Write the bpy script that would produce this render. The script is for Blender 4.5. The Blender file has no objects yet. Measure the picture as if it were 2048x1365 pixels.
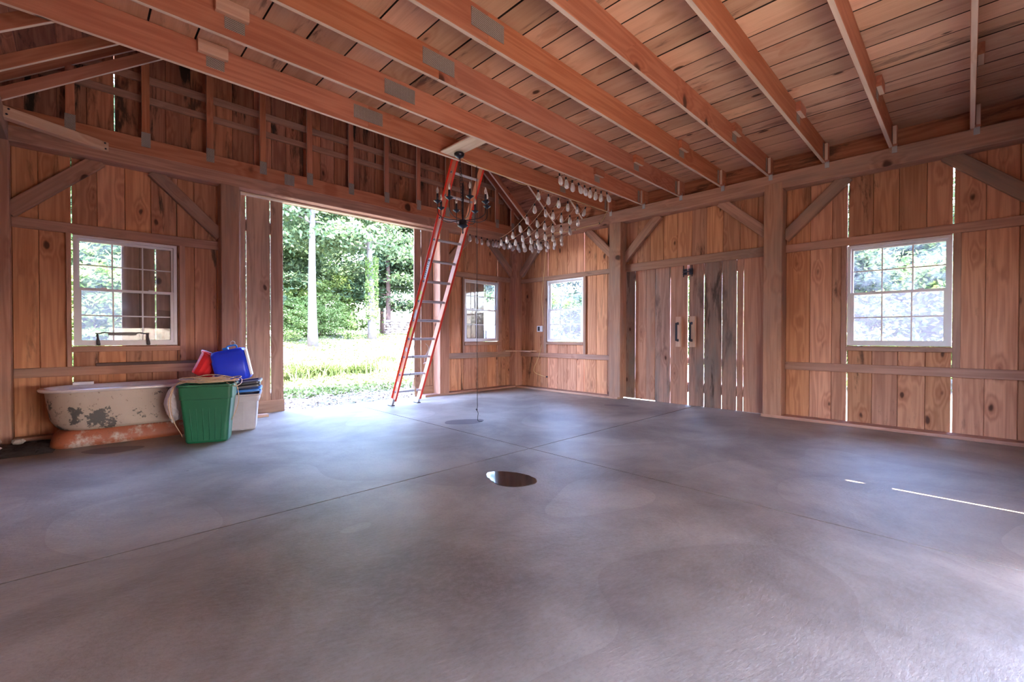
import bpy, math, random
import numpy as np
from mathutils import Vector as V, Matrix
R = random.Random(11)
PI = math.pi
scene = bpy.context.scene
C = scene.collection

# ------------------------------------------------------------------ camera
f_px = 891.85
cam = bpy.data.cameras.new('camera')
cam.sensor_width = 36.0
cam.lens = 36.0 * f_px / 2048.0
cam.clip_start = 0.05
cam.clip_end = 400
yaw, pit, rol = math.radians(44.339), math.radians(-0.670), math.radians(0.053)
fw = V((math.sin(yaw) * math.cos(pit), math.cos(yaw) * math.cos(pit), math.sin(pit)))
rt = V((math.cos(yaw), -math.sin(yaw), 0))
up = rt.cross(fw)
r2 = rt * math.cos(rol) + up * math.sin(rol)
u2 = up * math.cos(rol) - rt * math.sin(rol)
co = bpy.data.objects.new('camera', cam)
C.objects.link(co)
co.matrix_world = Matrix(((r2.x, u2.x, -fw.x, 0), (r2.y, u2.y, -fw.y, 0), (r2.z, u2.z, -fw.z, 1.1), (0, 0, 0, 1)))
scene.camera = co

# ------------------------------------------------------------------ light
SUN_EL = 64.0
SKY = 0.75
SUN = 5.8
EXPOSURE = 4.12
w = bpy.data.worlds.new('world')
scene.world = w
w.use_nodes = True
nt = w.node_tree
nt.nodes.clear()
out = nt.nodes.new('ShaderNodeOutputWorld')
bg = nt.nodes.new('ShaderNodeBackground')
sky = nt.nodes.new('ShaderNodeTexSky')
sky.sky_type = 'NISHITA'
sky.sun_disc = False
sky.sun_elevation = math.radians(SUN_EL)
sky.sun_rotation = math.radians(180)
sky.air_density = 1.0
sky.dust_density = 1.0
sky.ozone_density = 3.0
bg.inputs['Strength'].default_value = SKY
tint = nt.nodes.new('ShaderNodeMix')
tint.data_type = 'RGBA'
tint.blend_type = 'MULTIPLY'
tint.inputs[0].default_value = 1.0
tint.inputs[7].default_value = (1.03, 0.955, 1.02, 1)
nt.links.new(sky.outputs[0], tint.inputs[6])
nt.links.new(tint.outputs[2], bg.inputs[0])
nt.links.new(bg.outputs[0], out.inputs[0])
sl = bpy.data.lights.new('sun', 'SUN')
sl.energy = SUN
sl.angle = math.radians(0.55)
sl.color = (1.0, 0.95, 0.87)
so = bpy.data.objects.new('sun', sl)
C.objects.link(so)
e = math.radians(SUN_EL)
so.rotation_euler = V((0, -math.cos(e), math.sin(e))).to_track_quat('Z', 'Y').to_euler()
so.location = (0, -10, 20)
vs = scene.view_settings
vs.view_transform = 'Standard'
vs.look = 'None'
vs.exposure = EXPOSURE
vs.gamma = 1.0
vs.use_curve_mapping = False
try:
    scene.cycles.max_bounces = 10
    scene.cycles.diffuse_bounces = 7
    scene.cycles.transparent_max_bounces = 24
    scene.cycles.sample_clamp_indirect = 8.0
    scene.cycles.caustics_reflective = False
    scene.cycles.caustics_refractive = False
except Exception:
    pass

# ------------------------------------------------------------------ materials
def srgb(r, g, b):
    f = lambda c: (c / 255 / 12.92) if c <= 10 else ((c / 255 + 0.055) / 1.055) ** 2.4
    return (f(r), f(g), f(b), 1)

def newmat(name):
    m = bpy.data.materials.new(name)
    m.use_nodes = True
    t = m.node_tree
    b = t.nodes.get('Principled BSDF')
    return m, t, b

def N(t, typ, **kw):
    n = t.nodes.new(typ)
    for k, v in kw.items():
        if k in ('ins',):
            for kk, vv in v.items():
                n.inputs[kk].default_value = vv
        else:
            setattr(n, k, v)
    return n

def L(t, a, b):
    t.links.new(a, b)

def math_(t, op, a, b=None, c=None, clamp=False):
    n = t.nodes.new('ShaderNodeMath')
    n.operation = op
    n.use_clamp = clamp
    for i, x in enumerate((a, b, c)):
        if x is None:
            continue
        if isinstance(x, (int, float)):
            n.inputs[i].default_value = x
        else:
            t.links.new(x, n.inputs[i])
    return n.outputs[0]

def mix(t, fac, a, b, mode='MIX'):
    n = t.nodes.new('ShaderNodeMix')
    n.data_type = 'RGBA'
    n.blend_type = mode
    n.clamp_factor = True
    if isinstance(fac, (int, float)):
        n.inputs[0].default_value = fac
    else:
        t.links.new(fac, n.inputs[0])
    for i, x in ((6, a), (7, b)):
        if isinstance(x, tuple):
            n.inputs[i].default_value = x
        else:
            t.links.new(x, n.inputs[i])
    return n.outputs[2]

def ramp(t, x, a, b):
    n = t.nodes.new('ShaderNodeMapRange')
    n.interpolation_type = 'SMOOTHSTEP'
    n.inputs[1].default_value = a
    n.inputs[2].default_value = b
    t.links.new(x, n.inputs[0])
    return n.outputs[0]

def wood(name, light, dark, stain=(0.03, 0.018, 0.012, 1), stain_amt=0.35, stain_lo=0.60, grey=0.0, knots=0.55, rough=0.75, vary=0.35, bump=0.12, knot_scale=1.0, figk=1.0):
    """sawn softwood: grain along local X, knots, growth-ring figure, stains; every board differs by its own random value"""
    m, t, b = newmat(name)
    tc = N(t, 'ShaderNodeTexCoord')
    oi = N(t, 'ShaderNodeObjectInfo')
    off = N(t, 'ShaderNodeVectorMath', operation='SCALE')
    cx = N(t, 'ShaderNodeCombineXYZ')
    L(t, oi.outputs['Random'], cx.inputs[0])
    r_b = math_(t, 'FRACT', math_(t, 'MULTIPLY', oi.outputs['Random'], 17.37))
    r_c = math_(t, 'FRACT', math_(t, 'MULTIPLY', oi.outputs['Random'], 71.13))
    L(t, r_b, cx.inputs[1])
    L(t, r_c, cx.inputs[2])
    L(t, cx.outputs[0], off.inputs[0])
    off.inputs['Scale'].default_value = 43.0
    P = N(t, 'ShaderNodeVectorMath', operation='ADD')
    L(t, tc.outputs['Object'], P.inputs[0])
    L(t, off.outputs[0], P.inputs[1])
    # knots
    mk = N(t, 'ShaderNodeMapping')
    mk.inputs['Scale'].default_value = (2.4 * knot_scale, 5.0 * knot_scale, 2.0 * knot_scale)
    L(t, P.outputs[0], mk.inputs[0])
    wob = N(t, 'ShaderNodeTexNoise', ins={'Scale': 3.0, 'Detail': 1.0})
    L(t, mk.outputs[0], wob.inputs['Vector'])
    wv = N(t, 'ShaderNodeVectorMath', operation='MULTIPLY_ADD')
    L(t, wob.outputs['Color'], wv.inputs[0])
    wv.inputs[1].default_value = (0.16, 0.16, 0.16)
    L(t, mk.outputs[0], wv.inputs[2])
    vo = N(t, 'ShaderNodeTexVoronoi', ins={'Scale': 1.0, 'Randomness': 0.9})
    L(t, wv.outputs[0], vo.inputs['Vector'])
    sep = N(t, 'ShaderNodeSeparateColor')
    L(t, vo.outputs['Color'], sep.inputs[0])
    gate = math_(t, 'GREATER_THAN', sep.outputs[0], 1.0 - knots)
    size = math_(t, 'MULTIPLY_ADD', sep.outputs[1], 0.055, 0.035)
    kd = math_(t, 'SUBTRACT', vo.outputs['Distance'], size)
    knot = math_(t, 'MULTIPLY', math_(t, 'SUBTRACT', 1.0, ramp(t, kd, 0.0, 0.075)), gate)
    halo = math_(t, 'MULTIPLY', math_(t, 'SUBTRACT', 1.0, ramp(t, vo.outputs['Distance'], 0.04, 0.5)), gate)
    # figure
    mg = N(t, 'ShaderNodeMapping')
    mg.inputs['Scale'].default_value = (0.55, 9.0 * figk, 9.0 * figk)
    L(t, P.outputs[0], mg.inputs[0])
    ng = N(t, 'ShaderNodeTexNoise', ins={'Scale': 1.0, 'Detail': 2.0, 'Roughness': 0.5})
    L(t, mg.outputs[0], ng.inputs['Vector'])
    ph = math_(t, 'MULTIPLY_ADD', ng.outputs['Fac'], 5.0, math_(t, 'MULTIPLY', halo, 1.6))
    fig = math_(t, 'MULTIPLY_ADD', math_(t, 'SINE', math_(t, 'MULTIPLY', ph, 6.3)), 0.5, 0.5)
    mf = N(t, 'ShaderNodeMapping')
    mf.inputs['Scale'].default_value = (2.5, 90.0, 90.0)
    L(t, P.outputs[0], mf.inputs[0])
    nf = N(t, 'ShaderNodeTexNoise', ins={'Scale': 1.0, 'Detail': 3.0, 'Roughness': 0.6})
    L(t, mf.outputs[0], nf.inputs['Vector'])
    fine = ramp(t, nf.outputs['Fac'], 0.3, 0.7)
    g = math_(t, 'ADD', math_(t, 'MULTIPLY', fig, 0.50 if figk > 0.9 else 0.30), math_(t, 'MULTIPLY', fine, 0.22))
    ml = N(t, 'ShaderNodeMapping')
    ml.inputs['Scale'].default_value = (0.7, 3.0, 3.0)
    L(t, P.outputs[0], ml.inputs[0])
    nl = N(t, 'ShaderNodeTexNoise', ins={'Scale': 1.0, 'Detail': 4.0, 'Roughness': 0.6})
    L(t, ml.outputs[0], nl.inputs['Vector'])
    g = math_(t, 'ADD', g, math_(t, 'MULTIPLY', math_(t, 'SUBTRACT', nl.outputs['Fac'], 0.5), 0.7))
    col = mix(t, g, light, dark)
    # board-to-board tone
    tone = math_(t, 'MULTIPLY_ADD', r_b, vary, 1.0 - vary * 0.5)
    hs = N(t, 'ShaderNodeHueSaturation')
    L(t, col, hs.inputs['Color'])
    L(t, tone, hs.inputs['Value'])
    L(t, math_(t, 'MULTIPLY_ADD', r_c, 0.10, 0.95), hs.inputs['Saturation'])
    L(t, math_(t, 'MULTIPLY_ADD', r_c, 0.006, 0.497), hs.inputs['Hue'])
    col = hs.outputs[0]
    if grey > 0:
        ng2 = N(t, 'ShaderNodeTexNoise', ins={'Scale': 1.3, 'Detail': 5.0, 'Roughness': 0.65})
        L(t, ml.outputs[0], ng2.inputs['Vector'])
        gg = math_(t, 'MULTIPLY', math_(t, 'ADD', ramp(t, ng2.outputs['Fac'], 0.35, 0.7), math_(t, 'SUBTRACT', r_c, 0.5)), grey, clamp=True)
        col = mix(t, gg, col, (0.20, 0.165, 0.145, 1))
    # stains: dark streaky mildew and sap
    ms = N(t, 'ShaderNodeMapping')
    ms.inputs['Scale'].default_value = (1.1, 7.0, 7.0)
    ms.inputs['Location'].default_value = (3.1, 9.2, 0.4)
    L(t, P.outputs[0], ms.inputs[0])
    nst = N(t, 'ShaderNodeTexNoise', ins={'Scale': 1.0, 'Detail': 6.0, 'Roughness': 0.68, 'Distortion': 0.4})
    L(t, ms.outputs[0], nst.inputs['Vector'])
    st = math_(t, 'MULTIPLY', ramp(t, nst.outputs['Fac'], stain_lo, stain_lo + 0.13), math_(t, 'MULTIPLY_ADD', r_b, -0.8, 1.15))
    col = mix(t, math_(t, 'MULTIPLY', st, stain_amt, clamp=True), col, stain)
    col = mix(t, math_(t, 'MULTIPLY', halo, 0.35), col, (dark[0] * 0.8, dark[1] * 0.55, dark[2] * 0.45, 1))
    col = mix(t, math_(t, 'MULTIPLY', knot, 0.88), col, (0.045, 0.014, 0.007, 1))
    L(t, col, b.inputs['Base Color'])
    b.inputs['Roughness'].default_value = rough
    b.inputs['Specular IOR Level'].default_value = 0.3
    bp = N(t, 'ShaderNodeBump')
    bp.inputs['Strength'].default_value = bump
    bp.inputs['Distance'].default_value = 0.004
    saw = N(t, 'ShaderNodeTexNoise', ins={'Scale': 1.0, 'Detail': 2.0})
    msw = N(t, 'ShaderNodeMapping')
    msw.inputs['Scale'].default_value = (110.0, 6.0, 6.0)
    L(t, P.outputs[0], msw.inputs[0])
    L(t, msw.outputs[0], saw.inputs['Vector'])
    hh = math_(t, 'ADD', math_(t, 'MULTIPLY', nf.outputs['Fac'], 0.7), math_(t, 'MULTIPLY', saw.outputs['Fac'], 0.5))
    L(t, hh, bp.inputs['Height'])
    L(t, bp.outputs[0], b.inputs['Normal'])
    return m

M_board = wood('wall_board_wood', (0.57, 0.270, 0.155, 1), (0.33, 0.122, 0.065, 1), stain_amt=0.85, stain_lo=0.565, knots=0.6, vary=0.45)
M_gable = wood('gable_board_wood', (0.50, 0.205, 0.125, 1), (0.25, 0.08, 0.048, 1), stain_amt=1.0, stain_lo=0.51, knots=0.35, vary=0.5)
M_deck = wood('deck_plank_wood', (0.74, 0.45, 0.30, 1), (0.54, 0.27, 0.165, 1), stain=(0.10, 0.05, 0.04, 1), stain_amt=0.8, stain_lo=0.56, knots=0.6, vary=0.55, bump=0.2, figk=0.45)
M_joist = wood('joist_wood', (0.54, 0.215, 0.125, 1), (0.36, 0.105, 0.055, 1), stain_amt=0.3, stain_lo=0.66, knots=0.30, vary=0.22, knot_scale=0.9, rough=0.62)
M_jedge_lit = wood('floor_lit_joist_edge', (0.74, 0.56, 0.45, 1), (0.60, 0.40, 0.30, 1), stain_amt=0.2, stain_lo=0.66, grey=0.1, knots=0.2, vary=0.12)
M_beam = wood('beam_wood', (0.46, 0.24, 0.165, 1), (0.28, 0.125, 0.082, 1), stain_amt=0.55, stain_lo=0.58, grey=0.55, knots=0.45, vary=0.25)
M_post = wood('post_wood', (0.50, 0.25, 0.16, 1), (0.32, 0.13, 0.08, 1), stain_amt=0.40, stain_lo=0.60, grey=0.45, knots=0.5, vary=0.2)
M_girt = wood('girt_wood', (0.48, 0.25, 0.17, 1), (0.30, 0.135, 0.09, 1), stain_amt=0.45, stain_lo=0.60, grey=0.45, knots=0.45, vary=0.3)
M_door = wood('door_board_wood', (0.42, 0.23, 0.165, 1), (0.22, 0.105, 0.075, 1), stain_amt=0.75, stain_lo=0.52, grey=0.95, knots=0.5, vary=0.45)
M_soilb = wood('dark_weathered_board', (0.12, 0.07, 0.06, 1), (0.05, 0.028, 0.024, 1), stain_amt=0.6, grey=0.2, vary=0.1)
M_slide = wood('sliding_door_wood', (0.56, 0.33, 0.24, 1), (0.33, 0.17, 0.115, 1), stain_amt=0.6, stain_lo=0.57, grey=0.35, knots=0.5, vary=0.25)
M_tie = wood('pale_brace_wood', (0.68, 0.43, 0.31, 1), (0.52, 0.28, 0.19, 1), stain_amt=0.3, stain_lo=0.62, grey=0.2, knots=0.3, vary=0.1)
M_pale = wood('pale_new_board', (0.78, 0.62, 0.46, 1), (0.62, 0.43, 0.29, 1), stain_amt=0.25, stain_lo=0.66, knots=0.25, vary=0.1)

def plain(name, col, rough=0.5, metal=0.0, spec=0.5, bumpy=0.0, nscale=40.0, var=0.0, trans=0.0, coat=0.0):
    m, t, b = newmat(name)
    tc = N(t, 'ShaderNodeTexCoord')
    n = N(t, 'ShaderNodeTexNoise', ins={'Scale': nscale, 'Detail': 4.0, 'Roughness': 0.6})
    L(t, tc.outputs['Object'], n.inputs['Vector'])
    lo = tuple(c * (1 - var) for c in col[:3]) + (1,)
    hi = tuple(min(1, c * (1 + var)) for c in col[:3]) + (1,)
    L(t, mix(t, n.outputs['Fac'], lo, hi), b.inputs['Base Color'])
    b.inputs['Roughness'].default_value = rough
    b.inputs['Metallic'].default_value = metal
    b.inputs['Specular IOR Level'].default_value = spec
    b.inputs['Transmission Weight'].default_value = trans
    b.inputs['Coat Weight'].default_value = coat
    if bumpy > 0:
        bp = N(t, 'ShaderNodeBump')
        bp.inputs['Strength'].default_value = bumpy
        bp.inputs['Distance'].default_value = 0.003
        L(t, n.outputs['Fac'], bp.inputs['Height'])
        L(t, bp.outputs[0], b.inputs['Normal'])
    return m

def plate_mat():
    """galvanised truss plate with rows of punched slots"""
    m, t, b = newmat('punched_galvanised_plate')
    tc = N(t, 'ShaderNodeTexCoord')
    br = N(t, 'ShaderNodeTexBrick', ins={'Scale': 1.0, 'Mortar Size': 0.0022, 'Brick Width': 0.013, 'Row Height': 0.0075, 'Mortar Smooth': 0.3})
    br.offset = 0.5
    br.inputs['Color1'].default_value = (0.66, 0.60, 0.55, 1)
    br.inputs['Color2'].default_value = (0.58, 0.52, 0.47, 1)
    br.inputs['Mortar'].default_value = (0.14, 0.09, 0.07, 1)
    L(t, tc.outputs['Object'], br.inputs['Vector'])
    L(t, br.outputs['Color'], b.inputs['Base Color'])
    b.inputs['Metallic'].default_value = 0.15
    b.inputs['Roughness'].default_value = 0.5
    bp = N(t, 'ShaderNodeBump')
    bp.inputs['Strength'].default_value = 0.6
    bp.inputs['Distance'].default_value = 0.003
    bp.invert = True
    L(t, br.outputs['Fac'], bp.inputs['Height'])
    L(t, bp.outputs[0], b.inputs['Normal'])
    return m

M_plate = plate_mat()
M_galv = plain('galvanised_steel', (0.52, 0.52, 0.54), 0.45, 0.7, var=0.15)
M_dark = plain('dark_iron', (0.035, 0.032, 0.045), 0.30, 0.6, var=0.2)
M_iron = plain('worn_iron', (0.10, 0.085, 0.08), 0.5, 0.5, var=0.4, nscale=25)
M_vinyl = plain('white_vinyl', (0.66, 0.60, 0.60), 0.4, var=0.06, nscale=6)
M_black = plain('black_cord', (0.02, 0.02, 0.022), 0.6)
M_yellow = plain('yellow_cable_jacket', (0.70, 0.50, 0.22), 0.5, var=0.08)
M_orange = plain('ladder_fibreglass', (0.72, 0.035, 0.015), 0.42, var=0.08, nscale=12)
M_orange_lit = plain('door_lit_ladder_web', (0.92, 0.38, 0.24), 0.45, var=0.08, nscale=12)  # same fibreglass, paler to paint the doorway light on the rail webs
M_alu = plain('aluminium', (0.55, 0.55, 0.60), 0.42, 0.6, var=0.15, nscale=60)
M_rubber = plain('rubber', (0.03, 0.03, 0.035), 0.7)
M_sticker = plain('sticker_white', (0.72, 0.68, 0.72), 0.4)
M_stickery = plain('sticker_yellow', (0.75, 0.62, 0.12), 0.4)
M_print = plain('sticker_print', (0.06, 0.06, 0.07), 0.5)
M_green = plain('green_plastic', (0.006, 0.085, 0.036), 0.42, var=0.12, nscale=9)
M_grey = plain('grey_tote_plastic', (0.38, 0.33, 0.34), 0.5, var=0.12, nscale=14)
M_blk = plain('black_plastic', (0.03, 0.028, 0.033), 0.35, var=0.1)
M_blue = plain('blue_plastic', (0.008, 0.035, 0.62), 0.38, var=0.08, nscale=8)
M_blue2 = plain('bright_blue_plastic', (0.01, 0.16, 0.55), 0.35, var=0.08)
M_red = plain('red_plastic', (0.75, 0.02, 0.03), 0.35, var=0.15, nscale=20)
M_rope = plain('tan_rope', (0.52, 0.33, 0.20), 0.6, var=0.35, nscale=60)
M_bag = plain('thin_white_plastic', (0.62, 0.55, 0.57), 0.35, bumpy=0.6, nscale=18, var=0.12)
M_whitec = plain('white_ceramic', (0.70, 0.62, 0.62), 0.3, var=0.05)
M_box = plain('outlet_box_white', (0.70, 0.66, 0.70), 0.45)
M_stone = plain('field_stone', (0.12, 0.10, 0.09), 0.85, var=0.5, nscale=3.0, bumpy=0.5)
M_debris = plain('broken_stone', (0.40, 0.30, 0.25), 0.85, var=0.3, nscale=12)

def glass_mat():
    m, t, b = newmat('window_glass')
    t.nodes.remove(b)
    o = t.nodes['Material Output']
    tr = N(t, 'ShaderNodeBsdfTransparent')
    tr.inputs[0].default_value = (0.97, 0.98, 0.98, 1)
    gl = N(t, 'ShaderNodeBsdfGlossy')
    gl.inputs['Roughness'].default_value = 0.02
    fr = N(t, 'ShaderNodeFresnel')
    fr.inputs['IOR'].default_value = 1.22
    df = N(t, 'ShaderNodeBsdfDiffuse')
    df.inputs[0].default_value = (0.75, 0.75, 0.78, 1)
    tl = N(t, 'ShaderNodeBsdfTranslucent')
    tl.inputs[0].default_value = (0.75, 0.75, 0.78, 1)
    ad = N(t, 'ShaderNodeMixShader')
    L(t, df.outputs[0], ad.inputs[1])
    L(t, tl.outputs[0], ad.inputs[2])
    tc = N(t, 'ShaderNodeTexCoord')
    no = N(t, 'ShaderNodeTexNoise', ins={'Scale': 5.0, 'Detail': 5.0, 'Roughness': 0.7})
    L(t, tc.outputs['Object'], no.inputs['Vector'])
    dirt = math_(t, 'MULTIPLY', ramp(t, no.outputs['Fac'], 0.3, 0.75), 0.10)
    m1 = N(t, 'ShaderNodeMixShader')
    L(t, fr.outputs[0], m1.inputs[0])
    L(t, tr.outputs[0], m1.inputs[1])
    L(t, gl.outputs[0], m1.inputs[2])
    m2 = N(t, 'ShaderNodeMixShader')
    L(t, dirt, m2.inputs[0])
    L(t, m1.outputs[0], m2.inputs[1])
    L(t, ad.outputs[0], m2.inputs[2])
    L(t, m2.outputs[0], o.inputs[0])
    return m

M_glass = glass_mat()

def screen_mat():
    m, t, b = newmat('insect_screen_mesh')
    t.nodes.remove(b)
    o = t.nodes['Material Output']
    tr = N(t, 'ShaderNodeBsdfTransparent')
    df = N(t, 'ShaderNodeBsdfDiffuse')
    df.inputs[0].default_value = (0.20, 0.17, 0.18, 1)
    tl = N(t, 'ShaderNodeBsdfTranslucent')
    tl.inputs[0].default_value = (0.20, 0.17, 0.18, 1)
    a = N(t, 'ShaderNodeMixShader')
    L(t, df.outputs[0], a.inputs[1])
    L(t, tl.outputs[0], a.inputs[2])
    m2 = N(t, 'ShaderNodeMixShader')
    m2.inputs[0].default_value = 0.32
    L(t, tr.outputs[0], m2.inputs[1])
    L(t, a.outputs[0], m2.inputs[2])
    L(t, m2.outputs[0], o.inputs[0])
    return m

M_screen = screen_mat()

def bulb_mat():
    m, t, b = newmat('clear_bulb_glass')
    t.nodes.remove(b)
    o = t.nodes['Material Output']
    tr = N(t, 'ShaderNodeBsdfTransparent')
    tr.inputs[0].default_value = (0.92, 0.90, 0.90, 1)
    gl = N(t, 'ShaderNodeBsdfGlossy')
    gl.inputs['Roughness'].default_value = 0.08
    gl.inputs[0].default_value = (1, 1, 1, 1)
    lw = N(t, 'ShaderNodeLayerWeight')
    lw.inputs['Blend'].default_value = 0.45
    df = N(t, 'ShaderNodeBsdfDiffuse')
    df.inputs[0].default_value = (0.95, 0.90, 0.88, 1)
    fac = math_(t, 'MULTIPLY_ADD', lw.outputs['Facing'], 0.5, 0.48, clamp=True)
    m1 = N(t, 'ShaderNodeMixShader')
    m1.inputs[0].default_value = 0.65
    L(t, gl.outputs[0], m1.inputs[1])
    L(t, df.outputs[0], m1.inputs[2])
    m2 = N(t, 'ShaderNodeMixShader')
    L(t, fac, m2.inputs[0])
    L(t, tr.outputs[0], m2.inputs[1])
    L(t, m1.outputs[0], m2.inputs[2])
    L(t, m2.outputs[0], o.inputs[0])
    return m

M_bulb = bulb_mat()

def concrete_mat():
    m, t, b = newmat('trowelled_concrete')
    tc = N(t, 'ShaderNodeTexCoord')
    P = tc.outputs['Object']
    n1 = N(t, 'ShaderNodeTexNoise', ins={'Scale': 0.9, 'Detail': 6.0, 'Roughness': 0.62, 'Distortion': 0.3})
    L(t, P, n1.inputs['Vector'])
    n2 = N(t, 'ShaderNodeTexNoise', ins={'Scale': 0.42, 'Detail': 1.5, 'Roughness': 0.4, 'Distortion': 0.15})
    L(t, P, n2.inputs['Vector'])
    rot = N(t, 'ShaderNodeMapping')
    rot.inputs['Rotation'].default_value = (0, 0, 0.6)
    rot.inputs['Scale'].default_value = (22, 48, 22)
    wp = N(t, 'ShaderNodeVectorMath', operation='MULTIPLY_ADD')
    L(t, n2.outputs['Color'], wp.inputs[0])
    wp.inputs[1].default_value = (1.2, 1.2, 0)
    L(t, P, wp.inputs[2])
    L(t, wp.outputs[0], rot.inputs[0])
    n3 = N(t, 'ShaderNodeTexNoise', ins={'Scale': 1.0, 'Detail': 5.0, 'Roughness': 0.65})
    L(t, rot.outputs[0], n3.inputs['Vector'])
    n4 = N(t, 'ShaderNodeTexNoise', ins={'Scale': 60.0, 'Detail': 5.0, 'Roughness': 0.7})
    L(t, P, n4.inputs['Vector'])
    col = mix(t, ramp(t, n1.outputs['Fac'], 0.28, 0.72), (0.155, 0.122, 0.092, 1), (0.42, 0.355, 0.285, 1))
    col = mix(t, math_(t, 'MULTIPLY', ramp(t, n3.outputs['Fac'], 0.35, 0.75), 0.28), col, (0.40, 0.345, 0.325, 1))
    # tide marks: dried water edges
    saw = math_(t, 'FRACT', math_(t, 'MULTIPLY', n2.outputs['Fac'], 7.0))
    edge = math_(t, 'POWER', saw, 7.0)
    col = mix(t, math_(t, 'MULTIPLY', edge, 0.18), col, (0.15, 0.10, 0.08, 1))
    col = mix(t, math_(t, 'MULTIPLY', ramp(t, saw, 0.2, 1.0), 0.07), col, (0.16, 0.11, 0.09, 1))
    col = mix(t, math_(t, 'MULTIPLY', ramp(t, n4.outputs['Fac'], 0.45, 0.75), 0.30), col, (0.13, 0.10, 0.085, 1))
    # small dark specks
    vo = N(t, 'ShaderNodeTexVoronoi', ins={'Scale': 2.1, 'Randomness': 1.0})
    L(t, P, vo.inputs['Vector'])
    sp = math_(t, 'MULTIPLY', math_(t, 'SUBTRACT', 1.0, ramp(t, vo.outputs['Distance'], 0.012, 0.03)), 0.8)
    col = mix(t, sp, col, (0.06, 0.04, 0.03, 1))
    L(t, col, b.inputs['Base Color'])
    L(t, math_(t, 'MULTIPLY_ADD', n3.outputs['Fac'], 0.22, 0.36), b.inputs['Roughness'])
    b.inputs['Specular IOR Level'].default_value = 0.5
    bp = N(t, 'ShaderNodeBump')
    bp.inputs['Strength'].default_value = 0.6
    bp.inputs['Distance'].default_value = 0.005
    h = math_(t, 'ADD', n3.outputs['Fac'], math_(t, 'MULTIPLY', n4.outputs['Fac'], 0.15))
    h = math_(t, 'ADD', h, math_(t, 'MULTIPLY', n1.outputs['Fac'], 0.5))
    L(t, h, bp.inputs['Height'])
    L(t, bp.outputs[0], b.inputs['Normal'])
    return m

M_conc = concrete_mat()
M_puddle = plain('standing_water', (0.07, 0.05, 0.04), 0.06, spec=0.6, var=0.4, nscale=9)
M_damp = plain('damp_concrete', (0.13, 0.10, 0.095), 0.5, var=0.25, nscale=9)
M_soil = plain('dark_soil_and_shade', (0.035, 0.022, 0.017), 0.95, var=0.6, nscale=22, bumpy=0.9)  # soil of the slab bed; also paints the shade in the left corner

def tub_mat(name, rust):
    m, t, b = newmat(name)
    tc = N(t, 'ShaderNodeTexCoord')
    P = tc.outputs['Object']
    n1 = N(t, 'ShaderNodeTexNoise', ins={'Scale': 5.0, 'Detail': 8.0, 'Roughness': 0.72})
    L(t, P, n1.inputs['Vector'])
    n2 = N(t, 'ShaderNodeTexNoise', ins={'Scale': 1.7, 'Detail': 3.0})
    L(t, P, n2.inputs['Vector'])
    n3 = N(t, 'ShaderNodeTexNoise', ins={'Scale': 24.0, 'Detail': 5.0, 'Roughness': 0.7})
    L(t, P, n3.inputs['Vector'])
    base = mix(t, ramp(t, n2.outputs['Fac'], 0.3, 0.7), (0.47, 0.36, 0.30, 1), (0.38, 0.28, 0.225, 1))
    if rust:
        fac = ramp(t, math_(t, 'ADD', n1.outputs['Fac'], math_(t, 'MULTIPLY', n2.outputs['Fac'], 0.9)), 0.80, 0.96)
        col = mix(t, fac, base, (0.30, 0.075, 0.030, 1))
        col = mix(t, math_(t, 'MULTIPLY', ramp(t, n3.outputs['Fac'], 0.55, 0.7), 0.6), col, (0.15, 0.05, 0.03, 1))
    else:
        chip = ramp(t, math_(t, 'ADD', n1.outputs['Fac'], math_(t, 'MULTIPLY', n2.outputs['Fac'], 0.75)), 0.965, 0.985)
        col = mix(t, chip, base, (0.075, 0.065, 0.06, 1))
        col = mix(t, math_(t, 'MULTIPLY', ramp(t, n3.outputs['Fac'], 0.60, 0.66), 0.75), col, (0.13, 0.075, 0.06, 1))
    L(t, col, b.inputs['Base Color'])
    b.inputs['Roughness'].default_value = 0.6
    bp = N(t, 'ShaderNodeBump')
    bp.inputs['Strength'].default_value = 0.25
    bp.inputs['Distance'].default_value = 0.003
    L(t, n1.outputs['Fac'], bp.inputs['Height'])
    L(t, bp.outputs[0], b.inputs['Normal'])
    return m

M_tub = tub_mat('chipped_white_paint', False)
M_tubb = tub_mat('rusted_painted_iron', True)
M_enamel = plain('white_enamel', (0.62, 0.52, 0.50), 0.12, spec=0.7, var=0.08, nscale=6, coat=0.6)

def leaf_mat(name, c1, c2, trans=0.5):
    m, t, b = newmat(name)
    t.nodes.remove(b)
    o = t.nodes['Material Output']
    tc = N(t, 'ShaderNodeTexCoord')
    no = N(t, 'ShaderNodeTexNoise', ins={'Scale': 1.4, 'Detail': 4.0, 'Roughness': 0.7})
    L(t, tc.outputs['Object'], no.inputs['Vector'])
    col = mix(t, ramp(t, no.outputs['Fac'], 0.35, 0.65), c1, c2)
    d = N(t, 'ShaderNodeBsdfDiffuse')
    L(t, col, d.inputs[0])
    tl = N(t, 'ShaderNodeBsdfTranslucent')
    L(t, mix(t, 0.5, col, (0.7, 0.8, 0.35, 1), 'MULTIPLY'), tl.inputs[0])
    mm = N(t, 'ShaderNodeMixShader')
    mm.inputs[0].default_value = trans * 0.6
    L(t, d.outputs[0], mm.inputs[1])
    L(t, tl.outputs[0], mm.inputs[2])
    L(t, mm.outputs[0], o.inputs[0])
    return m

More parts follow.
